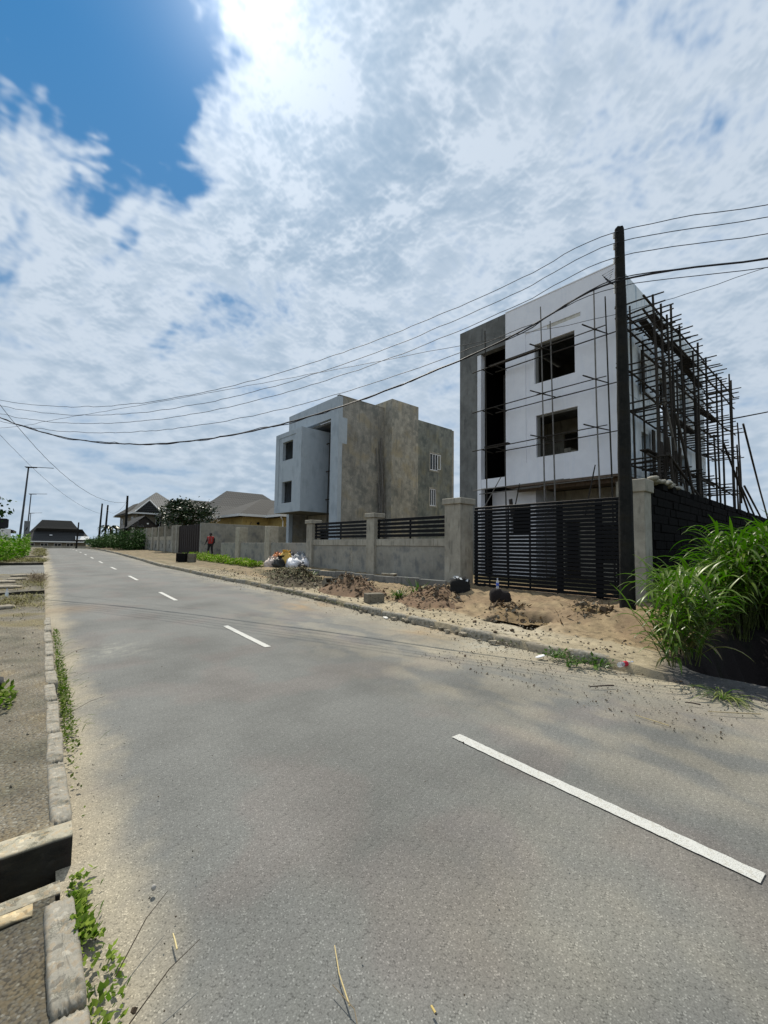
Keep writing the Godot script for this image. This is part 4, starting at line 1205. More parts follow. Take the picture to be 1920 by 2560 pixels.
# ---------------------------------------------------------------- poles, lamps, wires
func tarred(mb: MB, h: float, r0: float, r1: float, sd: float) -> MB:
	# squarish old pole, rough along its length
	var rows := 34
	var sides := 12
	var first := mb.v.size()
	for i in rows + 1:
		var t := float(i) / rows
		for k in sides:
			var an := TAU * k / sides
			var d := Vector3(cos(an), 0, sin(an))
			var m := pow(pow(absf(d.x), 5.0) + pow(absf(d.z), 5.0), -0.2)
			var r := lerpf(r0, r1, t) * m * (1.0 + 0.09 * nf.get_noise_3d(d.x * 30.0 + sd, t * h * 40.0, d.z * 30.0) + 0.03 * nf.get_noise_2d(t * h * 160.0, an * 30.0))
			mb.v.append(Vector3(d.x * r, t * h + (0.06 * nf.get_noise_2d(an * 40.0, sd) if i == rows else 0.0), d.z * r))
			mb.n.append(Vector3(d.x, 0, d.z)); mb.c.append(mb.col)
	for i in rows:
		for k in sides:
			var a := first + i * sides + k
			var b := first + i * sides + (k + 1) % sides
			for q in [a, b, b + sides, a, b + sides, a + sides]: mb.ix.append(q)
	for k in sides - 2: mb.tri(mb.v[first + rows * sides], mb.v[first + rows * sides + k + 2], mb.v[first + rows * sides + k + 1])
	return mb
func wire(called: String, label: String, pts: Array, r: float, wob: float, sd: float, group := "") -> void:
	# pts: supports; sag handled by the caller through extra points, smoothed with a Catmull-Rom curve
	var path := []
	var rad := []
	for i in pts.size() - 1:
		var a: Vector3 = pts[maxi(i - 1, 0)]; var b: Vector3 = pts[i]; var c: Vector3 = pts[i + 1]; var d: Vector3 = pts[mini(i + 2, pts.size() - 1)]
		var n := int(maxf(8, b.distance_to(c) / 0.35))
		for k in n + (1 if i == pts.size() - 2 else 0):
			var t := float(k) / n
			var q := b.cubic_interpolate(c, a, d, t)
			q.y += wob * nf.get_noise_2d(path.size() * 9.0, sd)
			path.append(q); rad.append(r)
	solo(called, label, "wire", MB.new().tube(path, rad, 5), M.wire, Vector3.ZERO, Basis(), group)
func span(p: Vector3, q: Vector3, sag: float, n := 10) -> Array:
	var out := []
	for i in n + 1:
		var t := float(i) / n
		out.append(p.lerp(q, t) - Vector3(0, 4.0 * sag * t * (1.0 - t), 0))
	return out

func poles_and_wires() -> void:
	var base := Vector3(5.08, 0.1, -9.05)
	var o := thing("utility_pole", "thick tar black utility pole standing in front of the right end of the gate", "pole", base, FB)
	part("pole", tarred(MB.new(), 8.62, 0.135, 0.085, 3.0), M.tarred_pole, o)
	for y in [8.5, 8.24, 7.92, 7.38, 7.25]:
		part("insulator", MB.new().tube([Vector3(-0.1, y - 0.07, 0.03), Vector3(-0.1, y - 0.03, 0.03), Vector3(-0.1, y, 0.03), Vector3(-0.1, y + 0.03, 0.03), Vector3(-0.1, y + 0.06, 0.03)], [0.022, 0.032, 0.02, 0.032, 0.02], 8), M.trim_white, o)
	var tie := MB.new()
	for i in 5: tie.tube([Vector3(-0.1, 7.35, 0.1), Vector3(-0.2 - 0.03 * i, 7.4 + 0.06 * i, 0.14), Vector3(-0.17 + 0.02 * i, 7.5 + 0.05 * i, 0.1)], [0.008, 0.008, 0.006], 4)
	part("wire_tie", tie, M.wire, o)
	var far := Vector3(-27.0, 0, -22.0)
	var near := Vector3(22.0, 0, -3.0)
	var hs := [8.60, 8.34, 8.02, 7.48, 7.35]
	var nh := [9.3, 8.9, 8.5, 8.2, 7.6]
	var names := ["topmost thin overhead wire from the tarred pole across the road", "second overhead wire from the top of the tarred pole", "third overhead wire from the top of the tarred pole", "thick twisted black cable bundle sagging across the sky from the tarred pole", "thin overhead wire just under the thick cable bundle on the tarred pole"]
	var curve := [[-11.3, 14.8], [-11.9, 15.8], [-11.68, 15.4], [-14.4, 20.5], [-10.6, 14.6]]
	for i in 5:
		var at := Vector3(4.98, hs[i], -9.0)
		var l := []
		for k in 15:
			var p := 0.8 * (14 - k) / 14.0
			l.append(Vector3(lerpf(4.98, far.x, p), hs[i] + curve[i][0] * p + curve[i][1] * p * p, lerpf(-9.0, far.z, p)))
		var r := span(at, Vector3(near.x, nh[i], near.z), 0.35, 6)
		r.remove_at(0)
		var pts := l + r
		if i == 3:
			wire("cable_bundle", names[i], pts, 0.021, 0.03, 5.0)
			var tw := []
			for k in pts.size(): tw.append(pts[k] + Vector3(0, 0.03 * sin(k * 2.3), 0.03 * cos(k * 2.3)))
			wire("cable_strand", "thin loose strand wound along the thick cable bundle", tw, 0.012, 0.06, 15.0)
		else: wire("overhead_wire", names[i], pts, 0.0085, 0.035, 11.0 * i)
	# service wires that pass behind the pole to the white block
	wire("service_wire", "thin service wire passing behind the tarred pole across the white front", [Vector3(-30.0, 7.6, -24.6)] + span(Vector3(-17.9, 7.05, -20.0), Vector3(5.9, 7.84, -11.0), 0.12, 8) + [Vector3(9.33, 8.77, -10.5), Vector3(16.0, 11.0, -9.6), Vector3(26.0, 14.0, -8.0)], 0.0075, 0.03, 61.0)
	# next pole down the road, wires dropping to it
	var p2 := fp(53.0, 1.0, -1.0)
	o = thing("utility_pole", "slim dark utility pole in front of the gatehouse at the end of the pillared fence", "pole", p2 + Vector3(0, -0.3, 0), FB * Basis(Vector3.BACK, -0.02))
	part("pole", tarred(MB.new(), 6.6, 0.16, 0.1, 9.0), M.tarred_pole, o)
	part("cross_bolt", MB.new().box(Vector3(0, 6.2, 0), Vector3(0.4, 0.05, 0.05)), M.lamp_steel, o)
	wire("overhead_wire", "wire falling from the left edge down to the pole by the gatehouse", span(Vector3(-21.5, 10.2, -22.5), p2 + Vector3(0, 5.6, 0), 2.0, 12), 0.014, 0.03, 71.0)
	wire("overhead_wire", "fainter second wire falling from the left edge behind the street lamps", span(Vector3(-25.5, 9.6, -27.0), Vector3(-39.0, 5.8, -60.0), 1.2, 12), 0.011, 0.03, 81.0)
	for q in [[70.5, 6.7, 6.3, "tall far utility pole right of the low palm beyond the hedge"], [76.0, 6.5, 6.9, "leaning far utility pole left of the low palm beyond the hedge"], [92.0, 4.7, 5.0, "far utility pole just right of the house closing the road"], [84.0, 9.5, 4.0, "short thin far pole above the hedge near the gatehouse"]]:
		o = thing("utility_pole", q[3], "pole", rp(q[0], q[1], rh(q[0]) - 0.2), RB * Basis(Vector3.BACK, -0.035))
		part("pole", MB.new().tube([Vector3.ZERO, Vector3(0, q[2] * 0.5, 0), Vector3(0, q[2], 0)], [0.15, 0.13, 0.1], 8), M.tarred_pole, o)
	wire("overhead_wire", "short slack wire from the gatehouse pole to the far utility pole", span(p2 + Vector3(0, 5.7, 0), rp(70.5, 6.7, rh(70.5) + 5.6), 1.0, 8), 0.011, 0.02, 91.0)
	# solar street lamps on the left
	var lamps := [[49.5, -1.6, 7.5, 0.045, "nearest street lamp on the left with a flat panel arm"], [78.0, -1.75, 7.5, 0.03, "second street lamp on the left, half hidden by the nearer lamp"], [112.0, -2.2, 8.4, 0.02, "farthest and faintest street lamp on the left"]]
	for l in lamps:
		o = thing("street_lamp", l[4], "street lamp", rp(l[0], l[1], minf(rh(l[0]), rh(l[0])) + 0.05), RB * Basis(Vector3.BACK, -l[3]), "street lamps along the left side")
		part("pole", MB.new().tube([Vector3(0, 0, 0), Vector3(0, 0.9, 0), Vector3(0, 0.92, 0), Vector3(0, l[2], 0)], [0.13, 0.13, 0.095, 0.06], 10), M.lamp_steel, o)
		part("arm", MB.new().tube([Vector3(-0.2, l[2] - 0.03, 0), Vector3(0.6, l[2] + 0.08, 0)], [0.04, 0.04], 6), M.lamp_steel, o)
		part("lamp_panel", MB.new().box(Vector3(0.75, l[2] + 0.13, 0.05), Vector3(2.05, 0.05, 0.36), Basis(Vector3.BACK, 0.1) * Basis(Vector3.RIGHT, 0.12), 0.012), M.lamp_steel, o)
	o = thing("sign_board", "narrow upright grey sign board between the street lamps on the left", "sign", rp(51.5, -1.15, rh(51.5) + 0.1), RB)
	part("board", MB.new().box(Vector3(0, 1.45, 0), Vector3(0.42, 2.6, 0.09), Basis(), 0.012), M.galvanised, o)
	var marks := MB.new()
	marks.box(Vector3(-0.02, 2.0, 0.05), Vector3(0.07, 0.34, 0.006), Basis(Vector3.BACK, -0.4))
	marks.box(Vector3(0.0, 1.45, 0.05), Vector3(0.2, 0.04, 0.006))
	marks.box(Vector3(0.0, 1.35, 0.05), Vector3(0.16, 0.04, 0.006))
	part("faded_print", marks, M.block_dark, o)

# ---------------------------------------------------------------- foliage
func crown(mb: MB, c: Vector3, r: Vector3, count: int, size: float, lo: Color, hi: Color, dir_bias := 0.0) -> void:
	# leaves in clumps through a lumpy volume
	var clumps := []
	for i in maxi(6, count / 45):
		var d := Vector3(rng.randfn(), rng.randfn() * 0.8, rng.randfn()).normalized()
		clumps.append([c + d * r * rng.randf_range(0.45, 1.0), rng.randf_range(0.16, 0.34), rng.randf()])
	for i in count:
		var k: Array = clumps[rng.randi() % clumps.size()]
		var d := Vector3(rng.randfn(), rng.randfn(), rng.randfn())
		var p: Vector3 = k[0] + d * r * k[1] * 0.55
		mb.paint(lo.lerp(hi, clampf(k[2] * 0.6 + rng.randf() * 0.5, 0, 1)))
		var y := Vector3(rng.randf_range(-1, 1), rng.randf_range(-0.7, 0.5) - dir_bias, rng.randf_range(-1, 1)).normalized()
		var x := y.cross(Vector3(rng.randf_range(-1, 1), rng.randf_range(-1, 1), rng.randf_range(-1, 1))).normalized()
		var s := size * rng.randf_range(0.6, 1.3)
		mb.leaf(p, x * s * 0.3, y * s)
func limbs(mb: MB, c: Vector3, r: Vector3, base: Vector3, n: int, r0: float) -> void:
	var fork := base.lerp(c, 0.45)
	mb.tube([base, base.lerp(fork, 0.5) + Vector3(0.05, 0, 0.04), fork], [r0, r0 * 0.85, r0 * 0.7], 8)
	for i in n:
		var an := TAU * i / n + rng.randf()
		var tip := c + Vector3(cos(an) * r.x, rng.randf_range(-0.2, 0.9) * r.y, sin(an) * r.z) * 0.85
		mb.tube([fork, fork.lerp(tip, 0.5) + Vector3(0, 0.15 * r.y, 0), tip], [r0 * 0.55, r0 * 0.35, r0 * 0.1], 6)

func trees() -> void:
	# dark glossy tree with pale leaf clusters painted in as sun glints
	var at := fp(40.2, 0.7, 2.0)
	var o := thing("glossy_tree", "dark round tree flecked with painted pale sun glints, behind the dark sheet gate and pillared fence", "tree", at)
	var mb := MB.new()
	crown(mb, Vector3(0.0, 3.9, 0), Vector3(2.5, 1.5, 2.3), 5200, 0.24, Color(0.016, 0.032, 0.012), Color(0.035, 0.06, 0.02))
	crown(mb, Vector3(-0.9, 4.7, 0.2), Vector3(1.3, 0.8, 1.3), 1500, 0.24, Color(0.016, 0.032, 0.012), Color(0.035, 0.06, 0.02))
	part("crown", mb, M.dark_leaf, o)
	mb = MB.new()
	limbs(mb, Vector3(0, 3.9, 0), Vector3(2.4, 1.4, 2.2), Vector3.ZERO, 7, 0.16)
	part("trunk", mb, M.bark, o)
	mb = MB.new()
	for i in 130:
		var d := Vector3(rng.randfn(), rng.randfn(), rng.randfn()).normalized()
		var p := Vector3(0.4, 3.7, 0) + d * Vector3(2.5, 1.5, 2.3) * rng.randf_range(0.8, 1.05)
		if p.x < -1.4 or p.y > 4.9: continue
		for k in 5:
			mb.paint(Color(0.4, 0.37, 0.33).lerp(Color(0.28, 0.25, 0.22), rng.randf()))
			var y := Vector3(rng.randf_range(-1, 1), rng.randf_range(-0.3, 1), rng.randf_range(-1, 1)).normalized()
			mb.leaf(p + Vector3(rng.randfn(), rng.randfn(), rng.randfn()) * 0.06, y.cross(Vector3(0.3, 1, 0.2)).normalized() * 0.05, y * 0.15)
	var bl := part("painted_glint", mb, M.dry_leaf, o)
	bl.set_meta("kind", "stuff")
	# hedge shrubs running to the crest
	var spots := [[54.5, 7.4, 1.5, "bushy green shrub beside the gatehouse pole, right end of the hedge"], [58.5, 7.0, 1.35, "second green shrub of the hedge left of the gatehouse pole"], [63.5, 6.9, 1.2, "third hedge shrub, under the low palm"], [69.5, 6.75, 1.0, "low far hedge shrub near the crest of the road"], [78.0, 6.7, 0.9, "lowest and farthest hedge shrub at the crest of the road"]]
	for q in spots:
		o = thing("hedge_shrub", q[3], "shrub", rp(q[0], q[1] + 0.6, rh(q[0]) + 0.1), Basis(), "shrubs of the roadside hedge")
		mb = MB.new()
		var h: float = q[2]
		crown(mb, Vector3(0, h * 0.95, 0), Vector3(2.3, h * 0.85, 2.3), 2600, 0.2, Color(0.025, 0.055, 0.014), Color(0.07, 0.13, 0.035))
		crown(mb, Vector3(0.6, h * 0.5, 0.9), Vector3(2.0, h * 0.5, 1.2), 1000, 0.2, Color(0.025, 0.055, 0.014), Color(0.06, 0.12, 0.03))
		part("foliage", mb, M.hedge_leaf, o)
		mb = MB.new()
		limbs(mb, Vector3(0, h, 0), Vector3(2.0, h * 0.7, 2.0), Vector3.ZERO, 6, 0.07)
		part("stem", mb, M.bark, o)
	# low palm
	o = thing("palm", "small drooping palm above the hedge, between the two far poles", "palm", rp(73.0, 7.6, rh(73.0)))
	mb = MB.new()
	mb.tube([Vector3.ZERO, Vector3(0.1, 1.5, 0), Vector3(0.05, 3.0, 0)], [0.16, 0.13, 0.12], 8)
	part("trunk", mb, M.bark, o)
	mb = MB.new()
	mb.paint(Color(0.03, 0.06, 0.02))
	for i in 16:
		var an := TAU * i / 16.0
		var d := Vector3(cos(an), 0.7 + 0.5 * sin(i * 2.1), sin(an))
		for k in 3: mb.blade(Vector3(0.05, 3.0, 0), d + Vector3(0, 0.12 * k, 0), 1.9, 0.22, 1.9, 6)
	part("frond", mb, M.dark_leaf, o)
	# left edge: tall tree of which only a hanging branch shows, and a dark bush
	o = thing("tree", "tree at the left edge of which a few leafy branches hang into view", "tree", rp(35.0, -4.3, rh(35.0)))
	mb = MB.new()
	crown(mb, Vector3(0, 3.1, 0), Vector3(2.6, 1.0, 2.4), 2400, 0.26, Color(0.02, 0.05, 0.018), Color(0.05, 0.1, 0.03), 0.3)
	part("crown", mb, M.hedge_leaf, o)
	mb = MB.new()
	limbs(mb, Vector3(0, 3.0, 0), Vector3(2.4, 0.9, 2.2), Vector3.ZERO, 8, 0.2)
	part("trunk", mb, M.bark, o)
	mb = MB.new()
	mb.paint(Color(0.06, 0.055, 0.06))
	for i in 7: mb.blade(Vector3(1.6 + 0.16 * i, 2.5 - 0.1 * i, -0.5 + 0.1 * i), Vector3(0.05, -1, 0.02), 0.9, 0.16, 0.2, 4)
	part("dead_leaf", mb, M.dry_leaf, o)
	o = thing("bush", "dark rounded bush at the left edge in front of the low shed", "bush", rp(47.5, -4.3, rh(47.5)))
	mb = MB.new()
	crown(mb, Vector3(0, 0.95, 0), Vector3(2.3, 0.85, 2.2), 3200, 0.2, Color(0.016, 0.036, 0.016), Color(0.035, 0.065, 0.025))
	part("foliage", mb, M.dark_leaf, o)
	mb = MB.new()
	limbs(mb, Vector3(0, 0.9, 0), Vector3(2.2, 0.6, 1.8), Vector3.ZERO, 6, 0.07)
	part("stem", mb, M.bark, o)
	# far treetop seen past the shed roof on the right
	o = thing("tree", "small far treetop behind the shed roof at the right edge", "tree", fp(-14.5, 0, 32.0))
	mb = MB.new()
	crown(mb, Vector3(0, 5.4, 0), Vector3(2.2, 1.4, 2.2), 1600, 0.3, Color(0.03, 0.06, 0.02), Color(0.06, 0.11, 0.03))
	part("crown", mb, M.hedge_leaf, o)
	mb = MB.new()
	limbs(mb, Vector3(0, 5.2, 0), Vector3(2.0, 1.2, 2.0), Vector3.ZERO, 6, 0.16)
	part("trunk", mb, M.bark, o)

# ---------------------------------------------------------------- ground, road, pavement
func steps(cuts: Array) -> Array:
	# [start, end, step, end, step, ...]
	var out := []
	var x: float = cuts[0]
	for i in range(1, cuts.size(), 2):
		while x < cuts[i] - 0.001:
			out.append(x)
			x += cuts[i + 1]
		x = cuts[i]
	out.append(x)
	return out

func ground() -> void:
	# wide terrain under and beyond everything
	var us := [-400.0, -150.0, -60.0, -30.0] + steps([-20.0, 60.0, 2.0, 130.0, 4.0]) + [140.0, 160.0, 200.0, 300.0, 600.0, 1500.0]
	var vs := [-1500.0, -500.0, -200.0, -100.0, -60.0, -40.0, -25.0, -14.0, -8.0, -3.35, -3.15, 0.4, 5.0, 6.0, 6.2, 7.2, 11.0, 11.9, 12.4, 16.0, 25.0, 40.0, 70.0, 150.0, 400.0, 1500.0]
	var g := MB.new().sheet(us, vs, func(u, v):
		var y: float = rh(u) + 0.1
		var vv: float = v
		if v > 6.1 and v < 9.0:
			vv = v - 5.7 + redge(u)
		if v > -3.2 and v < 12.0: y = rh(u) - 0.4
		elif v >= 12.0: y = rh(u) + 0.34
		if v > 4.0 and v < 11.95 and u < 3.0: y = rh(u) - 1.4
		if u > 21.0 and u < 31.3 and v < -3.0 and v > -60.0: y -= 0.3
		if absf(v) > 45.0: y = minf(y, 0.3) if u < 100.0 else y
		return rp(u, vv, y),
		func(u, v):
			var k: float = 0.5 + 0.5 * nz.get_noise_2d(u * 4.0, v * 4.0)
			return Color(0.12, 0.11, 0.05).lerp(Color(0.2, 0.15, 0.085), k))
	setting("ground", g, M.soil)
	# carriageway
	var ru := steps([-8.0, -1.0, 0.5, 12.0, 0.07, 26.0, 0.2, 60.0, 0.6, 132.0, 2.0])
	var rv := []
	for i in 97: rv.append(i / 96.0)
	var third := MB.new()
	third.gain = 1.0 / 3.0
	var road := third.sheet(ru, rv, func(u, t):
		var v: float = 0.14 + t * (redge(u) + 0.1 - 0.14)
		return rp(u, v, rh(u) + 0.012 * nz.get_noise_2d(u * 14.0, v * 14.0) - 0.03 * pow(absf(t - 0.5) * 2.0, 2.0)),
		func(u, t):
			var e: float = redge(u)
			var v: float = 0.14 + t * (e + 0.1 - 0.14)
			var n: float = nf.get_noise_2d(u * 30.0, v * 55.0)
			var n2: float = nz.get_noise_2d(u * 26.0 + 40.0, v * 60.0)
			var n3: float = nf.get_noise_2d(u * 160.0, v * 160.0)
			var c := Color(1.0, 1.0, 1.0) * (1.0 + 0.07 * n2 + 0.05 * n)
			# faint bluish and reddish stones in patches
			c = c.lerp(Color(1.12, 0.99, 0.97), sm(0.05, 0.35, nz.get_noise_2d(u * 60.0, v * 60.0 + 500.0)) * 0.55)
			# wheel paths worn smoother
			c *= 1.0 + 0.06 * (exp(-pow((v - 1.1) / 0.35, 2)) + exp(-pow((v - 4.4) / 0.4, 2)))
			# dust blown against the kerbs and dragged across by the driveway
			var sand := Color(2.5, 2.15, 1.65)
			var dl: float = sm(0.5, 0.0, v - 0.2 + 0.2 * n + 0.1 * n3)
			dl *= 0.85
			var dr: float = sm(1.5, -0.1, e - v + 0.75 * n + 0.3 * n3)
			dr *= 0.7 * (0.45 + 0.55 * sm(-2.0, 3.0, u) * sm(24.0, 9.0, u))
			dr += 0.5 * gauss(u, v, 4.6, 5.7, 1.0) * (0.8 + 0.8 * n)
			dr += 0.3 * sm(0.0, 0.5, n + 0.25) * sm(2.9, 4.2, v) * sm(13.0, 7.0, u)
			dr += 0.17 * sm(0.05, 0.45, n2) * sm(2.6, 3.2, v) * sm(9.0, 2.0, u)
			dr += 0.25 * gauss(u, v, 0.9, 2.1, 0.9) * (0.6 + n)
			c = c.lerp(sand, clampf(maxf(dl, dr), 0, 0.92))
			c = c.lerp(Color(2.3, 1.55, 0.85), clampf(0.6 * gauss(u, v, 10.5, 5.7, 0.8) * (0.7 + n * 1.5) + 0.5 * gauss(u, v, 6.2, 6.0, 0.6) * (0.7 + 1.5 * n) + 0.35 * gauss(u, v, 12.6, 0.5, 0.6), 0, 0.8))
			c = c.lerp(Color(2.6, 2.5, 2.2), clampf(0.8 * gauss(u, v, 4.9, 6.3, 0.55) * (0.6 + 1.6 * n3) + 0.35 * gauss(u, v, 7.9, 0.9, 0.5) * (0.4 + 2.0 * n3), 0, 0.8))
			return c)
	setting("road", road, M.asphalt)
	# side road opening on the left
	var third2 := MB.new()
	third2.gain = 1.0 / 3.0
	var side := third2.sheet(steps([21.7, 30.7, 0.6]), [-90.0, -60.0, -40.0, -25.0, -15.0, -10.0, -7.0, -5.0, -3.5, -2.5, -1.7, -1.0, -0.4, 0.16], func(u, v):
		return rp(u, v, rh(u) - 0.028 - 0.004 * absf(v)), func(u, v): return Color(1, 1, 1) * (1.05 + 0.15 * nz.get_noise_2d(u * 10.0, v * 10.0)))
	setting("side_road", side, M.asphalt)
	# centre line dashes
	for k in 14:
		var u0 := 0.6 + k * 6.12
		var len := 2.08
		var us2 := steps([u0, u0 + len, 0.035 if k < 3 else 0.13])
		var wob := FastNoiseLite.new()
		wob.seed = 40 + k; wob.frequency = 1.3
		var d := MB.new().sheet(us2, [0.0, 1.0], func(u, t): return rp(u, 2.9 + t * 0.105 + 0.007 * wob.get_noise_2d(u * 14.0, t * 30.0) + 0.002 * (u - u0), rh(u) + 0.007 + 0.012 * nz.get_noise_2d(u * 14.0, 40.6)))
		setting("road_marking", d, M.road_paint)
	# right verge: slab behind the kerb, sand, dug-over earth
	var gu := steps([-7.0, 1.0, 0.5, 14.0, 0.09, 26.0, 0.25, 90.0, 1.2])
	var gs := [-0.05] + steps([-0.01, 0.12, 0.065, 5.6, 0.09, 6.4, 0.4])
	var verge := MB.new().sheet(gu, gs, func(u, s):
		var v: float = redge(u) + s
		var y: float = vh(u, v)
		if s < -0.02: return rp(u, v, rh(u) - 0.08)
		var rough: float = sm(0.35, 1.4, s) * sm(30.0, 12.0, u)
		y += rough * (0.06 * nf.get_noise_2d(u * 22.0, v * 22.0) + 0.05 * nf.get_noise_2d(u * 90.0, v * 90.0) + 0.07 * pow(absf(nf.get_noise_2d(u * 55.0 + 80.0, v * 55.0)), 0.7) * sm(1.2, 2.0, s))
		y += 0.008 * nf.get_noise_2d(u * 60.0, v * 60.0)
		# spoil heaps
		y += 0.24 * gauss(u, v, 5.0, 9.0, 0.95) + 0.26 * gauss(u, v, 7.8, 8.9, 0.8) + 0.15 * gauss(u, v, 6.6, 9.4, 1.0) + 0.2 * gauss(u, v, 3.7, 9.0, 0.7)
		# overgrown ditch this side of the driveway
		y -= 0.85 * sm(2.35, 1.9, u + 0.15 * nf.get_noise_2d(9.0, v * 60.0)) * sm(7.0, 7.5, v) * sm(10.3, 9.3, v)
		# broken-in drain beside the slab
		y -= 0.5 * sm(0.42, 0.25, absf(v - 7.75 + 0.1 * nf.get_noise_2d(u * 80.0, 3.0))) * sm(0.62, 0.45, absf(u - 5.35 + 0.12 * nf.get_noise_2d(7.0, v * 90.0)))
		return rp(u, v, y),
		func(u, s):
			var v: float = redge(u) + s
			var n: float = nf.get_noise_2d(u * 30.0, v * 30.0)
			var n3: float = nf.get_noise_2d(u * 130.0, v * 130.0)
			var c := Color(0.31, 0.235, 0.14) * (1.0 + 0.55 * n3 + 0.2 * n)
			c = c.lerp(Color(0.23, 0.155, 0.095), sm(-0.1, 0.4, n + 0.25 * sm(1.2, 2.2, s)) * 0.6 * sm(14.0, 6.0, u))
			# concrete slab strip
			var slab: float = sm(1.05 + 0.25 * n, 0.85 + 0.25 * n, s) * sm(40.0, 20.0, u)
			c = c.lerp(Color(0.4, 0.345, 0.24) * (1.0 + 0.25 * n3 + 0.15 * n), slab * 0.9)
			c = c.lerp(Color(0.5, 0.46, 0.37), gauss(u, v, 5.0, 6.95, 0.75) * (0.5 + 0.5 * n3))
			# damp dark litter and green
			c = c.lerp(Color(0.1, 0.085, 0.05), clampf(0.9 * gauss(u, v, 14.5, 7.6, 1.5) * (0.5 + 1.4 * n3), 0, 0.8))
			c = c.lerp(Color(0.13, 0.13, 0.05), sm(0.1, 0.5, n) * sm(10.0, 18.0, u) * 0.75)
			c = c.lerp(Color(0.16, 0.135, 0.085), sm(14.0, 26.0, u) * 0.5)
			# tar apron this side of the driveway
			c = c.lerp(Color(0.085, 0.085, 0.088) * (1.0 + 0.3 * n3), sm(2.7, 2.1, u + 0.3 * n) * sm(1.1, 0.6, s))
			c = c.lerp(Color(0.012, 0.011, 0.009), sm(2.9, 2.2, u + 0.4 * n) * sm(0.5, 0.8, s))  # near-black: shade under the tall grass painted into the soil
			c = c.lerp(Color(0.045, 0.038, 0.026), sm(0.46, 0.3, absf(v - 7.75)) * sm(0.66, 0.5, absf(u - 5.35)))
			return c)
	setting("verge", verge, M.soil)
	# left pavement, broken by drains
	for q in [[-4.0, 2.6, 0.03, 0.02], [2.98, 14.75, 0.12, 0.0], [15.5, 21.75, 0.12, 0.0], [30.5, 38.2, 0.1, 0.0], [38.9, 78.0, 0.12, 0.0]]:
		var pu := steps([q[0], q[1], 0.09 if q[1] < 15.0 else 0.25])
		var pv := steps([-3.2, -1.2, 0.25, 0.13, 0.07])
		var top: float = q[2]
		var far: bool = q[0] > 14.0
		var f := func(u, v):
			var y: float = rh(u) + top + 0.012 * nf.get_noise_2d(u * 110.0, v * 110.0) + 0.012 * nz.get_noise_2d(u * 12.0, v * 12.0)
			if far: y += 0.03 * nf.get_noise_2d(u * 25.0, v * 25.0)
			return rp(u, v, y)
		var cf := func(u, v):
			var n: float = nf.get_noise_2d(u * 30.0, v * 30.0)
			var n2: float = nz.get_noise_2d(u * 25.0, v * 25.0)
			var c := Color(0.8, 0.78, 0.74) * (1.0 + 0.35 * n2)
			c = c.lerp(Color(1.0, 0.87, 0.62), sm(0.0, 0.4, n) * 0.7)
			c = c.lerp(Color(0.5, 0.52, 0.45), sm(0.1, 0.5, -n) * 0.7)
			if u < 2.7: c *= 0.55
			c *= 1.0 - 0.25 * sm(0.1, 0.5, nf.get_noise_2d(u * 110.0, v * 110.0))
			if u > 9.5: c = c.lerp(Color(0.75, 0.7, 0.42), sm(-0.1, 0.4, n) * 0.8)
			return c
		var mb := MB.new()
		mb.gain = 1.0 / 3.0
		mb.sheet(pu, pv, f, cf)
		# end faces and the face towards the road
		var ua: float = pu[0]
		var ub: float = pu[pu.size() - 1]
		mb.col = Color(0.07, 0.068, 0.06)  # side faces darker than the top, their shade put into the colour
		for w in [[ua, -1.0], [ub, 1.0]]:
			for i in pv.size() - 1:
				var a: Vector3 = f.call(w[0], pv[i]); var b: Vector3 = f.call(w[0], pv[i + 1])
				var dn := Vector3(0, -0.42, 0)
				if w[1] < 0: mb.quad(a + dn, b + dn, b, a)
				else: mb.quad(b + dn, a + dn, a, b)
		for i in pu.size() - 1:
			var a: Vector3 = f.call(pu[i], pv[-1]); var b: Vector3 = f.call(pu[i + 1], pv[-1])
			mb.quad(a + Vector3(0, -0.3, 0), b + Vector3(0, -0.3, 0), b, a)
		setting("pavement", mb, M.aggregate)
	# concrete beams either side of the near drain
	var edge := func(called: String, u0: float, u1: float, v1: float, y0: float, y1: float, k: Color, amp: float) -> void:
		var mb := MB.new()
		mb.gain = 1.0 / 3.0
		var ring := [[u0, y0], [u0, y1 - 0.012], [u0 + 0.012, y1], [(u0 + u1) * 0.5, y1 + 0.002], [u1 - 0.012, y1], [u1, y1 - 0.012], [u1, y0]]
		var ts := []
		for i in ring.size(): ts.append(i)
		mb.sheet(ts, steps([-3.2, -1.2, 0.3, v1, 0.03]), func(i, v):
			var q: Array = ring[ring.size() - 1 - i]
			var n: float = nf.get_noise_2d(v * 120.0, q[0] * 300.0 + q[1] * 500.0)
			return rp(q[0] + amp * n + amp * 1.5 * nz.get_noise_2d(v * 90.0, u0 * 50.0), v, q[1] + amp * 0.5 * n),
			func(i, v): return k * (1.0 + 0.3 * nf.get_noise_2d(v * 60.0, i * 9.0)) * (0.06 if i >= 5 else 1.0))  # camera-side face painted near-black: its shade along with damp drain staining
		var e0 := rp(u0, v1, y0); var e1 := rp(u1, v1, y0); var e2 := rp(u1, v1, y1); var e3 := rp(u0, v1, y1)
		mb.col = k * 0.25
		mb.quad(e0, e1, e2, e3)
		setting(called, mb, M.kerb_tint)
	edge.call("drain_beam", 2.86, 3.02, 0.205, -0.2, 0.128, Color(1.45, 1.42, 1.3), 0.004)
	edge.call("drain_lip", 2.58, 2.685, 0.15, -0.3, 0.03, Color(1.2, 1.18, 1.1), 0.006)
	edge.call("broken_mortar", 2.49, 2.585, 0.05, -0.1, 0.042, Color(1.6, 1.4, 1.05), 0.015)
	# bed of the drains
	var bed := MB.new()
	bed.paint(Color(0.12, 0.1, 0.075))
	bed.box(rp(2.75, -1.55, -0.2), Vector3(3.3, 0.06, 0.5), RB)
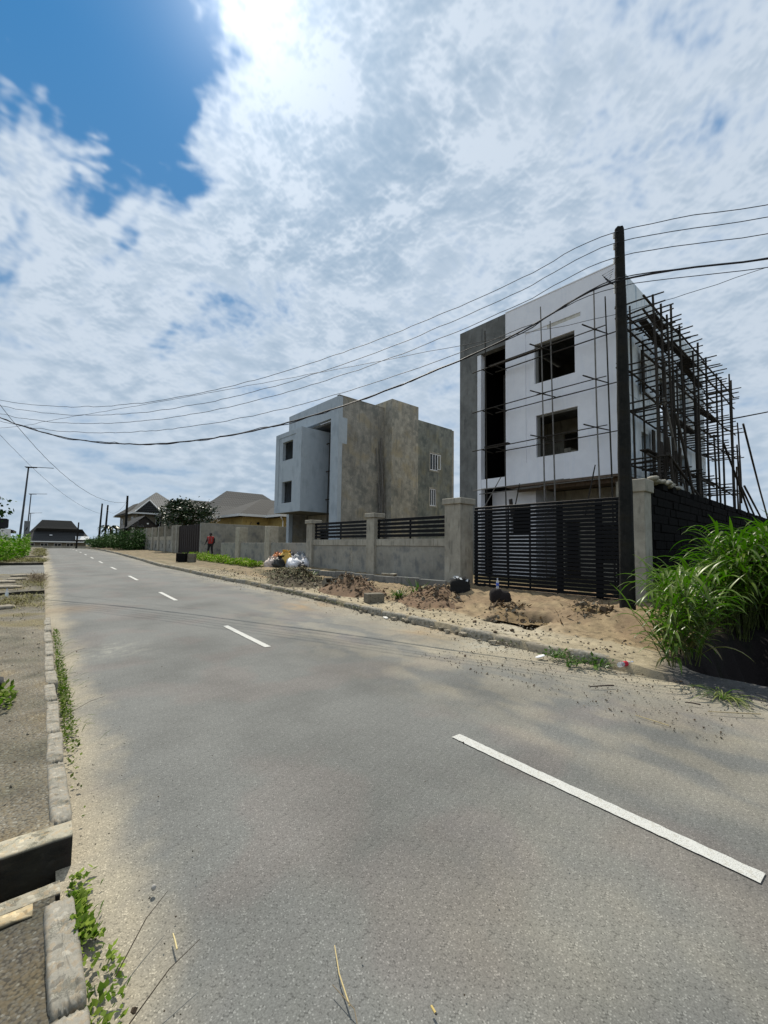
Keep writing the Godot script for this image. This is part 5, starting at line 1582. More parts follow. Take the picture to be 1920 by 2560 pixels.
	bed.box(rp(15.1, -1.55, rh(15.1) - 0.3), Vector3(3.3, 0.06, 1.1), RB)
	bed.box(rp(38.5, -1.55, rh(38.5) - 0.25), Vector3(3.3, 0.06, 1.1), RB)
	setting("drain_bed", bed, M.soil)

func kerbs() -> void:
	# left kerb, stones about 0.9 m long, worn and cracked apart
	var root := Node3D.new()
	root.name = "left_kerb"
	add_child(root)
	root.set_meta("kind", "structure")
	var u := 0.55
	var k := 0
	while u < 10.7:
		var ln := rng.randf_range(0.55, 0.98)
		if u < 2.52 and u + ln > 2.52: ln = 2.52 - u
		if u > 2.5 and u < 3.03:
			u = 3.03
			continue
		var low := 0.075 if u < 2.6 else 0.0
		var mb := MB.new()
		var w := rng.randf_range(0.098, 0.116)
		mb.paint(Color(0.47, 0.45, 0.4) * rng.randf_range(0.85, 1.15))
		mb.lump(Vector3.ZERO, Vector3(w * 0.5, 0.13, ln * 0.5 - 0.006), 12.0, 0.05, nf, 2.2, 26, 52, Basis(), Vector3(k * 3.1, 0, 0))
		var o := part("kerb_stone", mb, M.kerb_rough, root)
		o.transform = Transform3D(RB * Basis(Vector3.UP, rng.randf_range(-0.025, 0.025)) * Basis(Vector3.BACK, rng.randf_range(-0.05, 0.08)), rp(u + ln * 0.5, 0.152 + rng.randf_range(-0.012, 0.008), rh(u) + 0.005 - low))
		u += ln + rng.randf_range(-0.01, 0.012)
		k += 1
	# right kerb
	root = Node3D.new()
	root.name = "right_kerb"
	add_child(root)
	root.set_meta("kind", "structure")
	u = 2.95
	while u < 64.0:
		var ln := rng.randf_range(0.5, 0.95)
		var mb := MB.new()
		mb.lump(Vector3.ZERO, Vector3(rng.randf_range(0.075, 0.09), 0.15, ln * 0.5 - 0.008), 9.0, 0.13, nf, 2.6, 12, 24, Basis(), Vector3(k * 3.1, 0, 0))
		var m: Material = M.kerb_rough if rng.randf() > 0.3 else M.kerb_concrete
		var o := part("kerb_stone", mb, m, root)
		var e := redge(u + ln * 0.5)
		var tilt := atan2(redge(u + ln) - redge(u), ln)
		o.transform = Transform3D(RB * Basis(Vector3.UP, -tilt + rng.randf_range(-0.06, 0.06)) * Basis(Vector3.BACK, rng.randf_range(-0.12, 0.04)), rp(u + ln * 0.5, e + 0.03 + rng.randf_range(-0.02, 0.02), rh(u) - 0.015 + rng.randf_range(-0.02, 0.01)))
		u += ln + (rng.randf_range(0.0, 0.06) if rng.randf() > 0.1 else 0.4)
		k += 1

# ---------------------------------------------------------------- left side
func leafy(mb: MB, at: Callable, count: int, size: float, h: float, lo: Color, hi: Color) -> void:
	# ground-hugging plants: short stalk leaves lying every way; at() gives a foot point and a height factor
	for i in count:
		var q: Array = at.call()
		var p: Vector3 = q[0]
		p.y += rng.randf() * h * q[1]
		mb.paint(lo.lerp(hi, rng.randf()))
		var y := Vector3(rng.randf_range(-1, 1), rng.randf_range(-0.15, 0.9), rng.randf_range(-1, 1)).normalized()
		var x := y.cross(Vector3(rng.randf_range(-0.4, 0.4), 1, rng.randf_range(-0.4, 0.4))).normalized()
		var s := size * rng.randf_range(0.6, 1.35)
		mb.leaf(p, x * s * 0.34, y * s)
func tuft(mb: MB, p: Vector3, n: int, len: float, w: float, spread: float, lo: Color, hi: Color, droop := 1.0) -> void:
	for i in n:
		var an := rng.randf() * TAU
		mb.paint(lo.lerp(hi, rng.randf()))
		mb.blade(p + Vector3(cos(an), 0, sin(an)) * spread * rng.randf() * 0.4, Vector3(cos(an) * spread * 2.0, rng.randf_range(0.7, 1.3), sin(an) * spread * 2.0), len * rng.randf_range(0.55, 1.15), w, droop * rng.randf_range(0.6, 1.5), 5)

func left_side() -> void:
	var lo := Color(0.06, 0.12, 0.012)
	var hi := Color(0.2, 0.3, 0.03)
	var mb := MB.new()
	leafy(mb, func():
		var u := rng.randf_range(29.3, 48.5)
		var v := -0.75 - rng.randf() * 4.0
		if u < 36.0: v -= (36.0 - u) * 0.14
		return [rp(u, v, rh(u) + 0.12), 0.5 + 0.9 * clampf(0.5 + nz.get_noise_2d(u * 60.0, v * 60.0) * 1.5, 0, 1) + (0.5 if u > 42.0 else 0.0)], 11000, 0.2, 0.8, lo, hi)
	solo("creeper", "bright green creeper spread over the left verge at the street lamps", "creeper", mb, M.creeper_leaf, Vector3.ZERO, Basis(), "", "stuff")
	# yellowish grass on the far corner and along the drains
	mb = MB.new()
	for i in 520:
		var u := rng.randf_range(30.5, 34.5)
		var v := rng.randf_range(-3.0, 0.25)
		if rng.randf() < 0.4: u = rng.randf_range(38.8, 60.0)
		if u > 38.0: v = rng.randf_range(-0.5, 0.3)
		tuft(mb, rp(u, v, rh(u) + 0.1), 5, 0.28, 0.02, 0.3, Color(0.14, 0.14, 0.04), Color(0.26, 0.24, 0.07))
	for i in 260:
		var u := 13.4 + rng.randfn() * 0.8
		var v := clampf(rng.randf_range(-0.75, 0.1), -0.9, 0.15)
		if rng.randf() < 0.35:
			u = 17.6 + rng.randfn() * 0.9
			v = rng.randf_range(-0.5, 0.15)
		if u > 14.6 and u < 15.7: continue
		tuft(mb, rp(u, v, rh(u) + 0.12), 5, 0.16, 0.012, 0.35, Color(0.16, 0.15, 0.05), Color(0.3, 0.27, 0.1))
	for i in 70:
		var u := 19.0 + rng.randfn() * 0.8
		tuft(mb, rp(u, rng.randf_range(-0.3, 0.12), rh(u) + 0.12), 6, 0.3, 0.01, 0.3, Color(0.12, 0.09, 0.06), Color(0.22, 0.17, 0.1))
	solo("dry_grass", "dry yellowish grass along the broken left pavement and the side road corner", "grass", mb, M.dry_leaf, Vector3.ZERO, Basis(), "", "stuff")
	# green weeds along the foot of the left kerb
	mb = MB.new()
	leafy(mb, func():
		var u := rng.randf_range(0.6, 2.72)
		var t := pow(rng.randf(), 1.5)
		if nf.get_noise_2d(u * 60.0, 4.0) < -0.05 and rng.randf() < 0.8: u = 1.1 + rng.randfn() * 0.3
		return [rp(u, 0.19 + t * (0.1 + 0.05 * sin(u * 7.0)), 0.004), (1.0 - t) * (0.7 + 0.6 * sin(u * 9.0))], 3000, 0.03, 0.05, Color(0.07, 0.11, 0.015), Color(0.26, 0.34, 0.05))
	for i in 45:
		var u := rng.randf_range(0.6, 2.6)
		tuft(mb, rp(u, 0.2 + rng.randf() * 0.04, 0), 2, 0.05, 0.007, 0.4, Color(0.06, 0.11, 0.02), Color(0.16, 0.22, 0.05))
	leafy(mb, func():
		var u := 4.3 + pow(rng.randf(), 0.9) * 5.6
		if rng.randf() < 0.5: u = 5.9 + rng.randfn() * 0.9
		var t := pow(rng.randf(), 1.6)
		return [rp(u, 0.235 + t * 0.09, rh(u) + 0.003), 1.0 - t], 1500, 0.03, 0.05, Color(0.06, 0.09, 0.014), Color(0.2, 0.24, 0.05))
	for i in 50:
		var u := rng.randf_range(4.4, 9.5)
		tuft(mb, rp(u, 0.25 + rng.randf() * 0.05, rh(u)), 3, 0.13, 0.007, 0.45, Color(0.08, 0.12, 0.02), Color(0.2, 0.22, 0.06))
	solo("kerb_weeds", "green weeds growing along the foot of the left kerb", "weeds", mb, M.creeper_leaf, Vector3.ZERO, Basis(), "", "stuff")
	# long straws in the weeds
	for q in [[1.98, 0.3, 0.55, 0.25], [1.75, 0.3, 0.28, 0.3], [5.2, 0.28, 0.3, 0.35], [7.6, 0.3, 0.32, 0.3]]:
		var p := rp(q[0], q[1], rh(q[0]) + 0.02)
		var mb2 := MB.new().tube([p, p + RB * Vector3(q[3] * 0.5, 0.06, -q[2] * 0.25), p + RB * Vector3(q[3] * 0.9, 0.075, -q[2] * 0.4)], [0.0025, 0.002, 0.0012], 4)
		solo("grass_stalk", ["longest grass stalk leaning over the road at the bottom left", "second grass stalk by the bottom left kerb weeds", "grass stalk leaning over the road below the black rock", "farthest grass stalk at the upper end of the kerb weeds"][[1.98, 1.75, 5.2, 7.6].find(q[0])], "stalk", mb2, M.bark, Vector3.ZERO, Basis(), "stalks leaning from the kerb weeds")
	# black rock with a weed beside it
	var rk := MB.new()
	rk.paint(Color(0.05, 0.05, 0.052))
	rk.lump(Vector3.ZERO, Vector3(0.26, 0.15, 0.42), 2.6, 0.5, nf, 1.6, 14, 22)
	solo("rock", "rough black rock lying on the left pavement at the frame edge", "rock", rk, M.rubble, rp(5.75, -0.5, 0.22), RB)
	mb = MB.new()
	leafy(mb, func(): return [rp(5.6 + rng.randf_range(-0.35, 0.25), -0.2 + rng.randf_range(-0.06, 0.06), 0.12), 1.0], 130, 0.05, 0.12, Color(0.08, 0.13, 0.015), Color(0.22, 0.28, 0.04))
	solo("weed", "small bright weed beside the black rock", "weed", mb, M.creeper_leaf)
	# standing bottle in the left drain
	bottle(rp(14.35, -0.62, rh(14.0) + 0.08), Basis(), "clear plastic bottle standing by the dark drain at the left edge", Color(0.7, 0.75, 0.75))
	# broken slab pieces
	var sl := 0
	for q in [[18.3, -1.05, 0.9, 0.4, 0.1], [19.2, -0.6, 0.5, 0.3, 0.5], [16.6, -0.75, 0.7, 0.3, -0.2], [12.3, -0.55, 0.35, 0.2, 0.3], [20.6, -0.5, 0.6, 0.3, 0.2], [36.3, -1.6, 1.2, 0.5, 0.1]]:
		var d := MB.new().lump(Vector3.ZERO, Vector3(q[2] * 0.5, 0.05, q[3] * 0.5), 5.0, 0.25, nf, 1.3, 6, 12, Basis(), Vector3(sl, 0, 0))
		solo("broken_slab", ["long broken slab beside the far drain on the left", "small broken slab near the dry weeds by the side road", "broken slab right behind the wide left drain", "smallest broken slab piece on the near left pavement", "broken slab at the near corner of the side road", "broad slab at the far corner of the side road"][sl], "slab", d, M.kerb_concrete, rp(q[0], q[1], rh(q[0]) + 0.15), RB * Basis(Vector3.UP, q[4]))
		sl += 1

func bottle(at: Vector3, bs: Basis, label: String, band: Color) -> void:
	var o := thing("plastic_bottle", label, "bottle", at, bs)
	var prof := [[0.0, 0.031], [0.02, 0.034], [0.1, 0.033], [0.16, 0.034], [0.2, 0.027], [0.225, 0.014], [0.24, 0.013]]
	var pts := []
	var rad := []
	for q in prof:
		pts.append(Vector3(0, q[0], 0)); rad.append(q[1])
	part("body", MB.new().tube(pts, rad, 14), M.bottle_plastic, o)
	var l := MB.new()
	l.paint(band)
	l.tube([Vector3(0, 0.08, 0), Vector3(0, 0.145, 0)], [0.0352, 0.0352], 14, false)
	part("label_band", l, M.plain, o)
	l = MB.new()
	l.paint(Color(0.5, 0.55, 0.7))
	l.tube([Vector3(0, 0.24, 0), Vector3(0, 0.262, 0)], [0.0155, 0.015], 10)
	part("cap", l, M.plain, o)

# ---------------------------------------------------------------- things on the right verge
func heap(called: String, label: String, c: Vector2, r: Vector2, h: float, soil: Color, n: int, st: Array, litter_leaves := 0) -> void:
	var at := rp(c.x, c.y, vh(c.x, c.y) - 0.03)
	var o := thing(called, label, "heap", at, RB)
	var mb := MB.new()
	var s := []
	for i in 29: s.append(-1.25 + 2.5 * i / 28.0)
	var hf := func(x: float, z: float) -> float:
		var d := x * x + z * z
		return h * exp(-d * 1.9) * (1.0 + 0.5 * nf.get_noise_2d(x * 40.0 + c.x * 9.0, z * 40.0)) + 0.05 * nf.get_noise_2d(x * 140.0, z * 140.0) * exp(-d * 1.2) - 0.06 * sm(0.9, 1.5, d)
	mb.sheet(s, s, func(u, v): return Vector3(v * r.x, hf.call(v, -u), -u * r.y), func(u, v):
		var k: float = 1.0 + 0.35 * nf.get_noise_2d(u * 90.0, v * 90.0 + c.x * 20.0)
		return soil * k)
	part("soil", mb, M.soil, o)
	var shapes := []
	for k in 4: shapes.append(MB.new().shard(Vector3.ZERO, Vector3(1, 0.7, 0.85), rng).mesh())
	for i in n:
		var x := clampf(rng.randfn() * 0.45, -1.1, 1.1)
		var z := clampf(rng.randfn() * 0.45, -1.1, 1.1)
		var k := rng.randf_range(0.03, 0.085)
		part("stone", shapes[i % 4], M.clod_earth if rng.randf() < 0.75 else M.block_grey, o, Transform3D(Basis.from_euler(Vector3(rng.randf(), rng.randf() * 6.0, rng.randf())).scaled(Vector3.ONE * k), Vector3(x * r.x, hf.call(x, z) + k * 0.3, z * r.y)))
	if litter_leaves > 0:
		mb = MB.new()
		for i in litter_leaves:
			var x := clampf(rng.randfn() * 0.5, -1.2, 1.2)
			var z := clampf(rng.randfn() * 0.5, -1.2, 1.2)
			mb.paint((st[0] as Color).lerp(st[1], rng.randf()))
			var y := Vector3(rng.randf_range(-1, 1), rng.randf_range(-0.3, 0.6), rng.randf_range(-1, 1)).normalized()
			mb.leaf(Vector3(x * r.x, hf.call(x, z) + 0.02 + 0.05 * rng.randf(), z * r.y), y.cross(Vector3(0.2, 1, 0.1)).normalized() * 0.025, y * rng.randf_range(0.06, 0.18))
		part("leaf_litter", mb, M.dry_leaf, o).set_meta("kind", "stuff")

func hollow_block(mb: MB, s: Vector3) -> MB:
	# two-core hollow block lying with its cores upwards
	var w := 0.045
	for x in [-1.0, 1.0]: mb.box(Vector3(x * (s.x - w) / 2, 0, 0), Vector3(w, s.y, s.z), Basis(), 0.006)
	mb.box(Vector3.ZERO, Vector3(w, s.y - 0.004, s.z - 0.006), Basis(), 0.004)
	for z in [-1.0, 1.0]: mb.box(Vector3(0, 0, z * (s.z - w) / 2), Vector3(s.x - 0.01, s.y - 0.002, w), Basis(), 0.005)
	mb.box(Vector3(0, -s.y / 2 + 0.03, 0), Vector3(s.x - 0.02, 0.05, s.z - 0.02))
	return mb

func verge_things() -> void:
	var red := Color(0.2, 0.13, 0.08)
	heap("rubbish_heap", "heap of dark earth and uprooted weeds on the verge by the planter edge", Vector2(14.7, 7.55), Vector2(0.85, 1.5), 0.5, Color(0.1, 0.08, 0.05), 40, [Color(0.05, 0.07, 0.025), Color(0.2, 0.16, 0.09)], 1500)
	heap("earth_heap", "reddish earth heap with rubble between the two loose blocks", Vector2(11.4, 7.75), Vector2(0.8, 1.3), 0.5, red, 46, [Color(0.1, 0.07, 0.04), Color(0.22, 0.15, 0.08)], 420)
	heap("earth_heap", "low spread earth heap in front of the square gate pillar", Vector2(8.3, 8.5), Vector2(1.0, 1.2), 0.38, red * 1.1, 60, [Color(0.1, 0.07, 0.04), Color(0.25, 0.17, 0.09)], 500)
	heap("earth_heap", "earth heap at the foot of the tarred pole", Vector2(4.4, 8.9), Vector2(0.8, 0.9), 0.34, Color(0.26, 0.19, 0.1), 40, [Color(0.1, 0.07, 0.04), Color(0.25, 0.17, 0.09)], 300)
	heap("earth_heap", "small clod heap behind the broken drain hole", Vector2(6.0, 8.5), Vector2(0.6, 0.7), 0.2, Color(0.27, 0.19, 0.1), 30, [Color(0.1, 0.07, 0.04), Color(0.25, 0.17, 0.09)], 200)
	heap("rubbish_heap", "flat strip of dark litter and weeds at the planter edge", Vector2(17.6, 8.4), Vector2(0.9, 1.3), 0.2, Color(0.12, 0.1, 0.06), 24, [Color(0.06, 0.08, 0.03), Color(0.22, 0.18, 0.1)], 700)
	# loose blocks
	var y := vh(9.2, 7.0)
	solo("concrete_block", "square grey block nearest the right kerb, beside a weed", "block", MB.new().box(Vector3.ZERO, Vector3(0.48, 0.24, 0.3), Basis(), 0.012), M.block_grey, Vector3(-0.24, y + 0.12, -11.65), Basis(Vector3.UP, 0.42))
	y = vh(12.7, 7.8)
	solo("hollow_block", "hollow concrete block with open cores lying between the rubbish heap and earth heap", "block", hollow_block(MB.new(), Vector3(0.5, 0.3, 0.24)), M.block_grey, Vector3(-1.75, y + 0.15, -14.5), Basis(Vector3.UP, 0.5) * Basis(Vector3.RIGHT, 0.9))
	y = vh(28.5, 6.9)
	solo("concrete_block", "big grey block on the verge, left of two stacked blocks near the person", "block", MB.new().box(Vector3.ZERO, Vector3(0.62, 0.52, 0.34), Basis(), 0.015), M.block_dark, Vector3(-12.3, y + 0.26, -26.5), Basis(Vector3.UP, -0.15))
	solo("hollow_block", "lower of two stacked grey blocks on the verge near the person", "block", hollow_block(MB.new(), Vector3(0.44, 0.25, 0.3)), M.block_grey, Vector3(-11.62, y + 0.125, -26.3), Basis(Vector3.UP, 0.1))
	solo("hollow_block", "upper of two stacked grey blocks on the verge near the person", "block", hollow_block(MB.new(), Vector3(0.44, 0.25, 0.3)), M.block_grey, Vector3(-11.6, y + 0.378, -26.28), Basis(Vector3.UP, 0.16))
	# two charred stumps
	var p := Vector3(2.05, vh(7.8, 8.8) + 0.24, -11.6)
	var o := thing("charred_stump", "black charred stump with torn plastic on top, before the square pillar", "stump", p)
	var mb := MB.new()
	mb.paint(Color(0.016, 0.016, 0.017))
	mb.lump(Vector3(0, 0.12, 0), Vector3(0.27, 0.27, 0.22), 3.0, 0.3, nf, 1.5, 14, 20)
	mb.lump(Vector3(0.07, -0.08, 0.12), Vector3(0.2, 0.16, 0.14), 2.4, 0.35, nf, 1.9, 9, 14)
	part("wood", mb, M.rubble, o)
	mb = MB.new()
	mb.paint(Color(0.34, 0.36, 0.38))
	for i in 26:
		var an := rng.randf() * TAU
		mb.leaf(Vector3(cos(an) * 0.16, 0.36 + rng.randf() * 0.05, sin(an) * 0.13), Vector3(0.05, 0.02, 0.04).rotated(Vector3.UP, an), Vector3(rng.randf_range(-0.14, 0.14), rng.randf_range(-0.08, 0.05), rng.randf_range(-0.14, 0.14)))
	part("plastic_scrap", mb, M.dry_leaf, o)
	p = Vector3(2.82, vh(6.6, 8.8) + 0.2, -10.65)
	o = thing("charred_stump", "black stump with a clear water bottle standing on it, before the gate", "stump", p)
	mb = MB.new()
	mb.paint(Color(0.02, 0.018, 0.016))
	mb.lump(Vector3(-0.04, 0.05, 0), Vector3(0.16, 0.2, 0.16), 3.5, 0.22, nf, 1.7, 12, 18)
	mb.lump(Vector3(0.12, 0.0, 0.05), Vector3(0.16, 0.2, 0.15), 2.6, 0.3, nf, 1.3, 10, 16)
	part("wood", mb, M.rubble, o)
	bottle(p + Vector3(-0.02, 0.245, 0.0), Basis(), "clear water bottle with blue label standing on the black stump", Color(0.06, 0.12, 0.5))
	bottle(Vector3(3.28, 0.075, -6.1), Basis(Vector3.UP, 0.35) * Basis(Vector3.BACK, -PI / 2 + 0.08), "crushed clear bottle with red label lying at the end of the right kerb", Color(0.55, 0.03, 0.06))
	# rubbish bags against the low wall
	var bags := [[-5.75, -22.35, 0.36, 0.33, Color(0.55, 0.46, 0.4), "pale torn rubbish sack at the left end of the rubbish pile"], [-5.3, -22.2, 0.4, 0.36, Color(0.03, 0.028, 0.024), "black rubbish bag in front of the yellow one"], [-5.5, -22.6, 0.36, 0.5, Color(0.55, 0.2, 0.07), "orange plastic rubbish bag at the back of the pile"], [-5.05, -22.45, 0.34, 0.55, Color(0.62, 0.4, 0.1), "yellow rubbish bag on top of the pile"], [-4.6, -22.2, 0.5, 0.36, Color(0.72, 0.72, 0.74), "big white rubbish sack in the middle of the pile"], [-4.35, -22.65, 0.42, 0.5, Color(0.24, 0.26, 0.28), "grey rubbish bag behind the big white sack"], [-4.0, -22.25, 0.34, 0.34, Color(0.6, 0.6, 0.62), "smaller white rubbish sack at the right end of the pile"], [-4.15, -21.95, 0.3, 0.17, Color(0.03, 0.03, 0.033), "flat black rubbish bag before the white sacks"], [-4.95, -22.75, 0.44, 0.5, Color(0.07, 0.07, 0.075), "dark rubbish bag at the back of the pile by the wall"]]
	for i in bags.size():
		var q: Array = bags[i]
		var bm := MB.new()
		bm.paint(q[4])
		bm.lump(Vector3.ZERO, Vector3(q[2], q[3], q[2] * 0.8), 2.3, 0.42, nf, 1.1, 14, 20, Basis(), Vector3(i * 4.0, 0, i))
		for k in 9:
			var an := rng.randf() * TAU
			bm.leaf(Vector3(rng.randfn() * 0.06, q[3] * 0.95, rng.randfn() * 0.06), Vector3(0.06, 0.0, 0.05), Vector3(cos(an) * 0.14, 0.16, sin(an) * 0.14))
		solo("rubbish_bag", q[5], "rubbish bag", bm, M.sack, Vector3(q[0], 0.52 + q[3] * 0.55, q[1]), Basis(Vector3.UP, i * 1.3), "rubbish bags piled by the low wall")
	# bright groundcover by the standing person
	mb = MB.new()
	leafy(mb, func():
		var t := rng.randf()
		var u := lerpf(21.3, 34.0, t)
		var v := lerpf(8.6, 8.3, t) + rng.randf_range(-0.55, 0.75) * (0.6 + 0.6 * t)
		if u > 29.5: v = rng.randf_range(8.0, 9.6)
		return [rp(u, v, vh(u, v)), 0.5 + clampf(0.6 + nz.get_noise_2d(u * 70.0, v * 70.0) * 1.6, 0.1, 1.4)], 7000, 0.11, 0.2, Color(0.12, 0.17, 0.015), Color(0.32, 0.38, 0.05))
	solo("groundcover", "bright green groundcover on the verge at the feet of the standing person", "groundcover", mb, M.creeper_leaf, Vector3.ZERO, Basis(), "", "stuff")
	# weeds by the blocks and the kerb
	for q in [[0.45, -12.0, 26, 0.5, "leafy green weed right of the square grey block"], [1.0, -12.4, 14, 0.7, "thin arching weed in front of the planter edge"], [-2.9, -17.4, 22, 0.45, "green weed at the left end of the planter edge"], [2.66, -6.7, 10, 0.25, "small weed on the slab above the dark kerb end"], [3.1, -6.28, 16, 0.22, "green weed at the broken end of the right kerb"], [2.75, -6.35, 10, 0.2, "second tiny weed along the dark kerb end"]]:
		mb = MB.new()
		var gp := Vector3(q[0], 0, q[1])
		gp.y = gy(gp)
		tuft(mb, gp, q[2], q[3], 0.035 if q[3] > 0.3 else 0.016, 0.28, Color(0.05, 0.09, 0.02), Color(0.13, 0.2, 0.045))
		leafy(mb, func(): return [gp + Vector3(rng.randfn() * 0.1, 0, rng.randfn() * 0.1), 1.0], 60, 0.07, q[3] * 0.5, Color(0.05, 0.09, 0.02), Color(0.12, 0.18, 0.04))
		solo("weed", q[4], "weed", mb, M.grass_leaf)
	# moss and tiny growth in the kerb joints
	mb = MB.new()
	leafy(mb, func():
		var u := rng.randf_range(3.0, 30.0)
		if nz.get_noise_2d(u * 90.0, 7.0) < 0.05: u = rng.randf_range(9.0, 14.0)
		return [rp(u, redge(u) - 0.06 + rng.randf_range(-0.06, 0.05), rh(u) + 0.005), 1.0], 1600, 0.035, 0.06, Color(0.06, 0.075, 0.03), Color(0.16, 0.17, 0.08))
	solo("kerb_growth", "dull green growth in the joints at the foot of the right kerb", "weeds", mb, M.dry_leaf, Vector3.ZERO, Basis(), "", "stuff")

func grass_plant(sd: int, h: float, stems: int, bright: float, low: float) -> ArrayMesh:
	rng.seed = sd
	var mb := MB.new()
	for s in stems:
		var an := rng.randf() * TAU
		var foot := Vector3(cos(an), 0, sin(an)) * rng.randf() * 0.13
		var lean := Vector3(cos(an), 0, sin(an)) * rng.randf_range(0.05, 0.38) * h
		var hh := h * rng.randf_range(0.55, 0.92)
		var top := foot + lean + Vector3(0, hh, 0)
		mb.paint(Color(0.09, 0.11, 0.03))
		mb.tube([foot, foot.lerp(top, 0.5) - lean * 0.12, top], [0.008, 0.007, 0.004], 4, false)
		var n := 7
		for k in n:
			var t := low + (1.0 - low) * k / (n - 1.0)
			var p := foot.lerp(top, t) - lean * 0.45 * t * (1.0 - t)
			var a2 := an + rng.randf_range(-0.6, 0.6) + (PI if k % 2 else 0.0)
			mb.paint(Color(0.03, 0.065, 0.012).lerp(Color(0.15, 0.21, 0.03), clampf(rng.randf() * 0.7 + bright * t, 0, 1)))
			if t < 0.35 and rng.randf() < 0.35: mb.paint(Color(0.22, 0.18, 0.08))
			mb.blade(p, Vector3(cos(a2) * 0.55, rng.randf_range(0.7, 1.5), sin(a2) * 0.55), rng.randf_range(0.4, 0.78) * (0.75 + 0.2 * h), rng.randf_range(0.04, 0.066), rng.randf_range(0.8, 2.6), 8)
	return mb.mesh()

func tall_grass() -> void:
	var kinds := []
	for k in 5: kinds.append(grass_plant(100 + k, 1.15 + 0.08 * k, 6, 0.5, 0.15))
	var tall := []
	for k in 4: tall.append(grass_plant(200 + k, 1.75 + 0.12 * k, 7, 0.4, 0.48))
	rng.seed = 400
	var o := thing("grass_clump", "bright green tall grass clump leaning over the verge right of the tarred pole", "grass", Vector3(4.2, 0.12, -6.3))
	for i in 15:
		var z := -5.75 - 1.9 * i / 14.0
		var x := -z * rng.randf_range(0.635, 0.715)
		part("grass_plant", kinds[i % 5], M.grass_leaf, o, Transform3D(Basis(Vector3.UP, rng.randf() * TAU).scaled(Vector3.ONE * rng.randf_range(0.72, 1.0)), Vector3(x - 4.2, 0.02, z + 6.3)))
	# the stand behind it, along the block wall
	var mm := MultiMesh.new()
	var places := []
	for i in 210:
		var z := -rng.randf_range(7.5, 10.6)
		var t := rng.randf_range(0.67, 1.25)
		if t < 0.74 and z > -8.2: continue
		places.append(Vector3(-z * t, 0.12, z))
	for kind in 4:
		var mine := []
		for i in places.size():
			if i % 4 == kind: mine.append(places[i])
		mm = MultiMesh.new()
		mm.transform_format = MultiMesh.TRANSFORM_3D
		mm.mesh = tall[kind]
		mm.instance_count = mine.size()
		for i in mine.size():
			var s: float = rng.randf_range(0.48, 0.66) if mine[i].x / -mine[i].z < 0.79 else rng.randf_range(0.85, 1.08)
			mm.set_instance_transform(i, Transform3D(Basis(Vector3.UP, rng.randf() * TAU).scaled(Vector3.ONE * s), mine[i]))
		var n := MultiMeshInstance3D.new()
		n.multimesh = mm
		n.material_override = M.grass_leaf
		n.name = numbered("tall_grass")
		add_child(n)
		tag(n, "stand of tall green grass along the dark block wall at the right edge", "grass", "stand of tall grass", "stuff")
	# small tuft on the tar apron
	var mb := MB.new()
	for i in 60:
		var an := rng.randf() * TAU
		mb.paint(Color(0.1, 0.14, 0.03).lerp(Color(0.26, 0.27, 0.09), rng.randf()))
		var dr := Vector3(cos(an) + 0.5, rng.randf_range(0.35, 1.1), sin(an) * 0.9)
		mb.blade(Vector3(cos(an), 0, sin(an)) * 0.06 * rng.randf(), dr, rng.randf_range(0.22, 0.5), 0.014, rng.randf_range(1.0, 2.2), 7)
	solo("grass_tuft", "low yellow green grass tuft on the tar apron before the tall grass", "grass", mb, M.grass_leaf, Vector3(3.85, 0.01, -4.98))

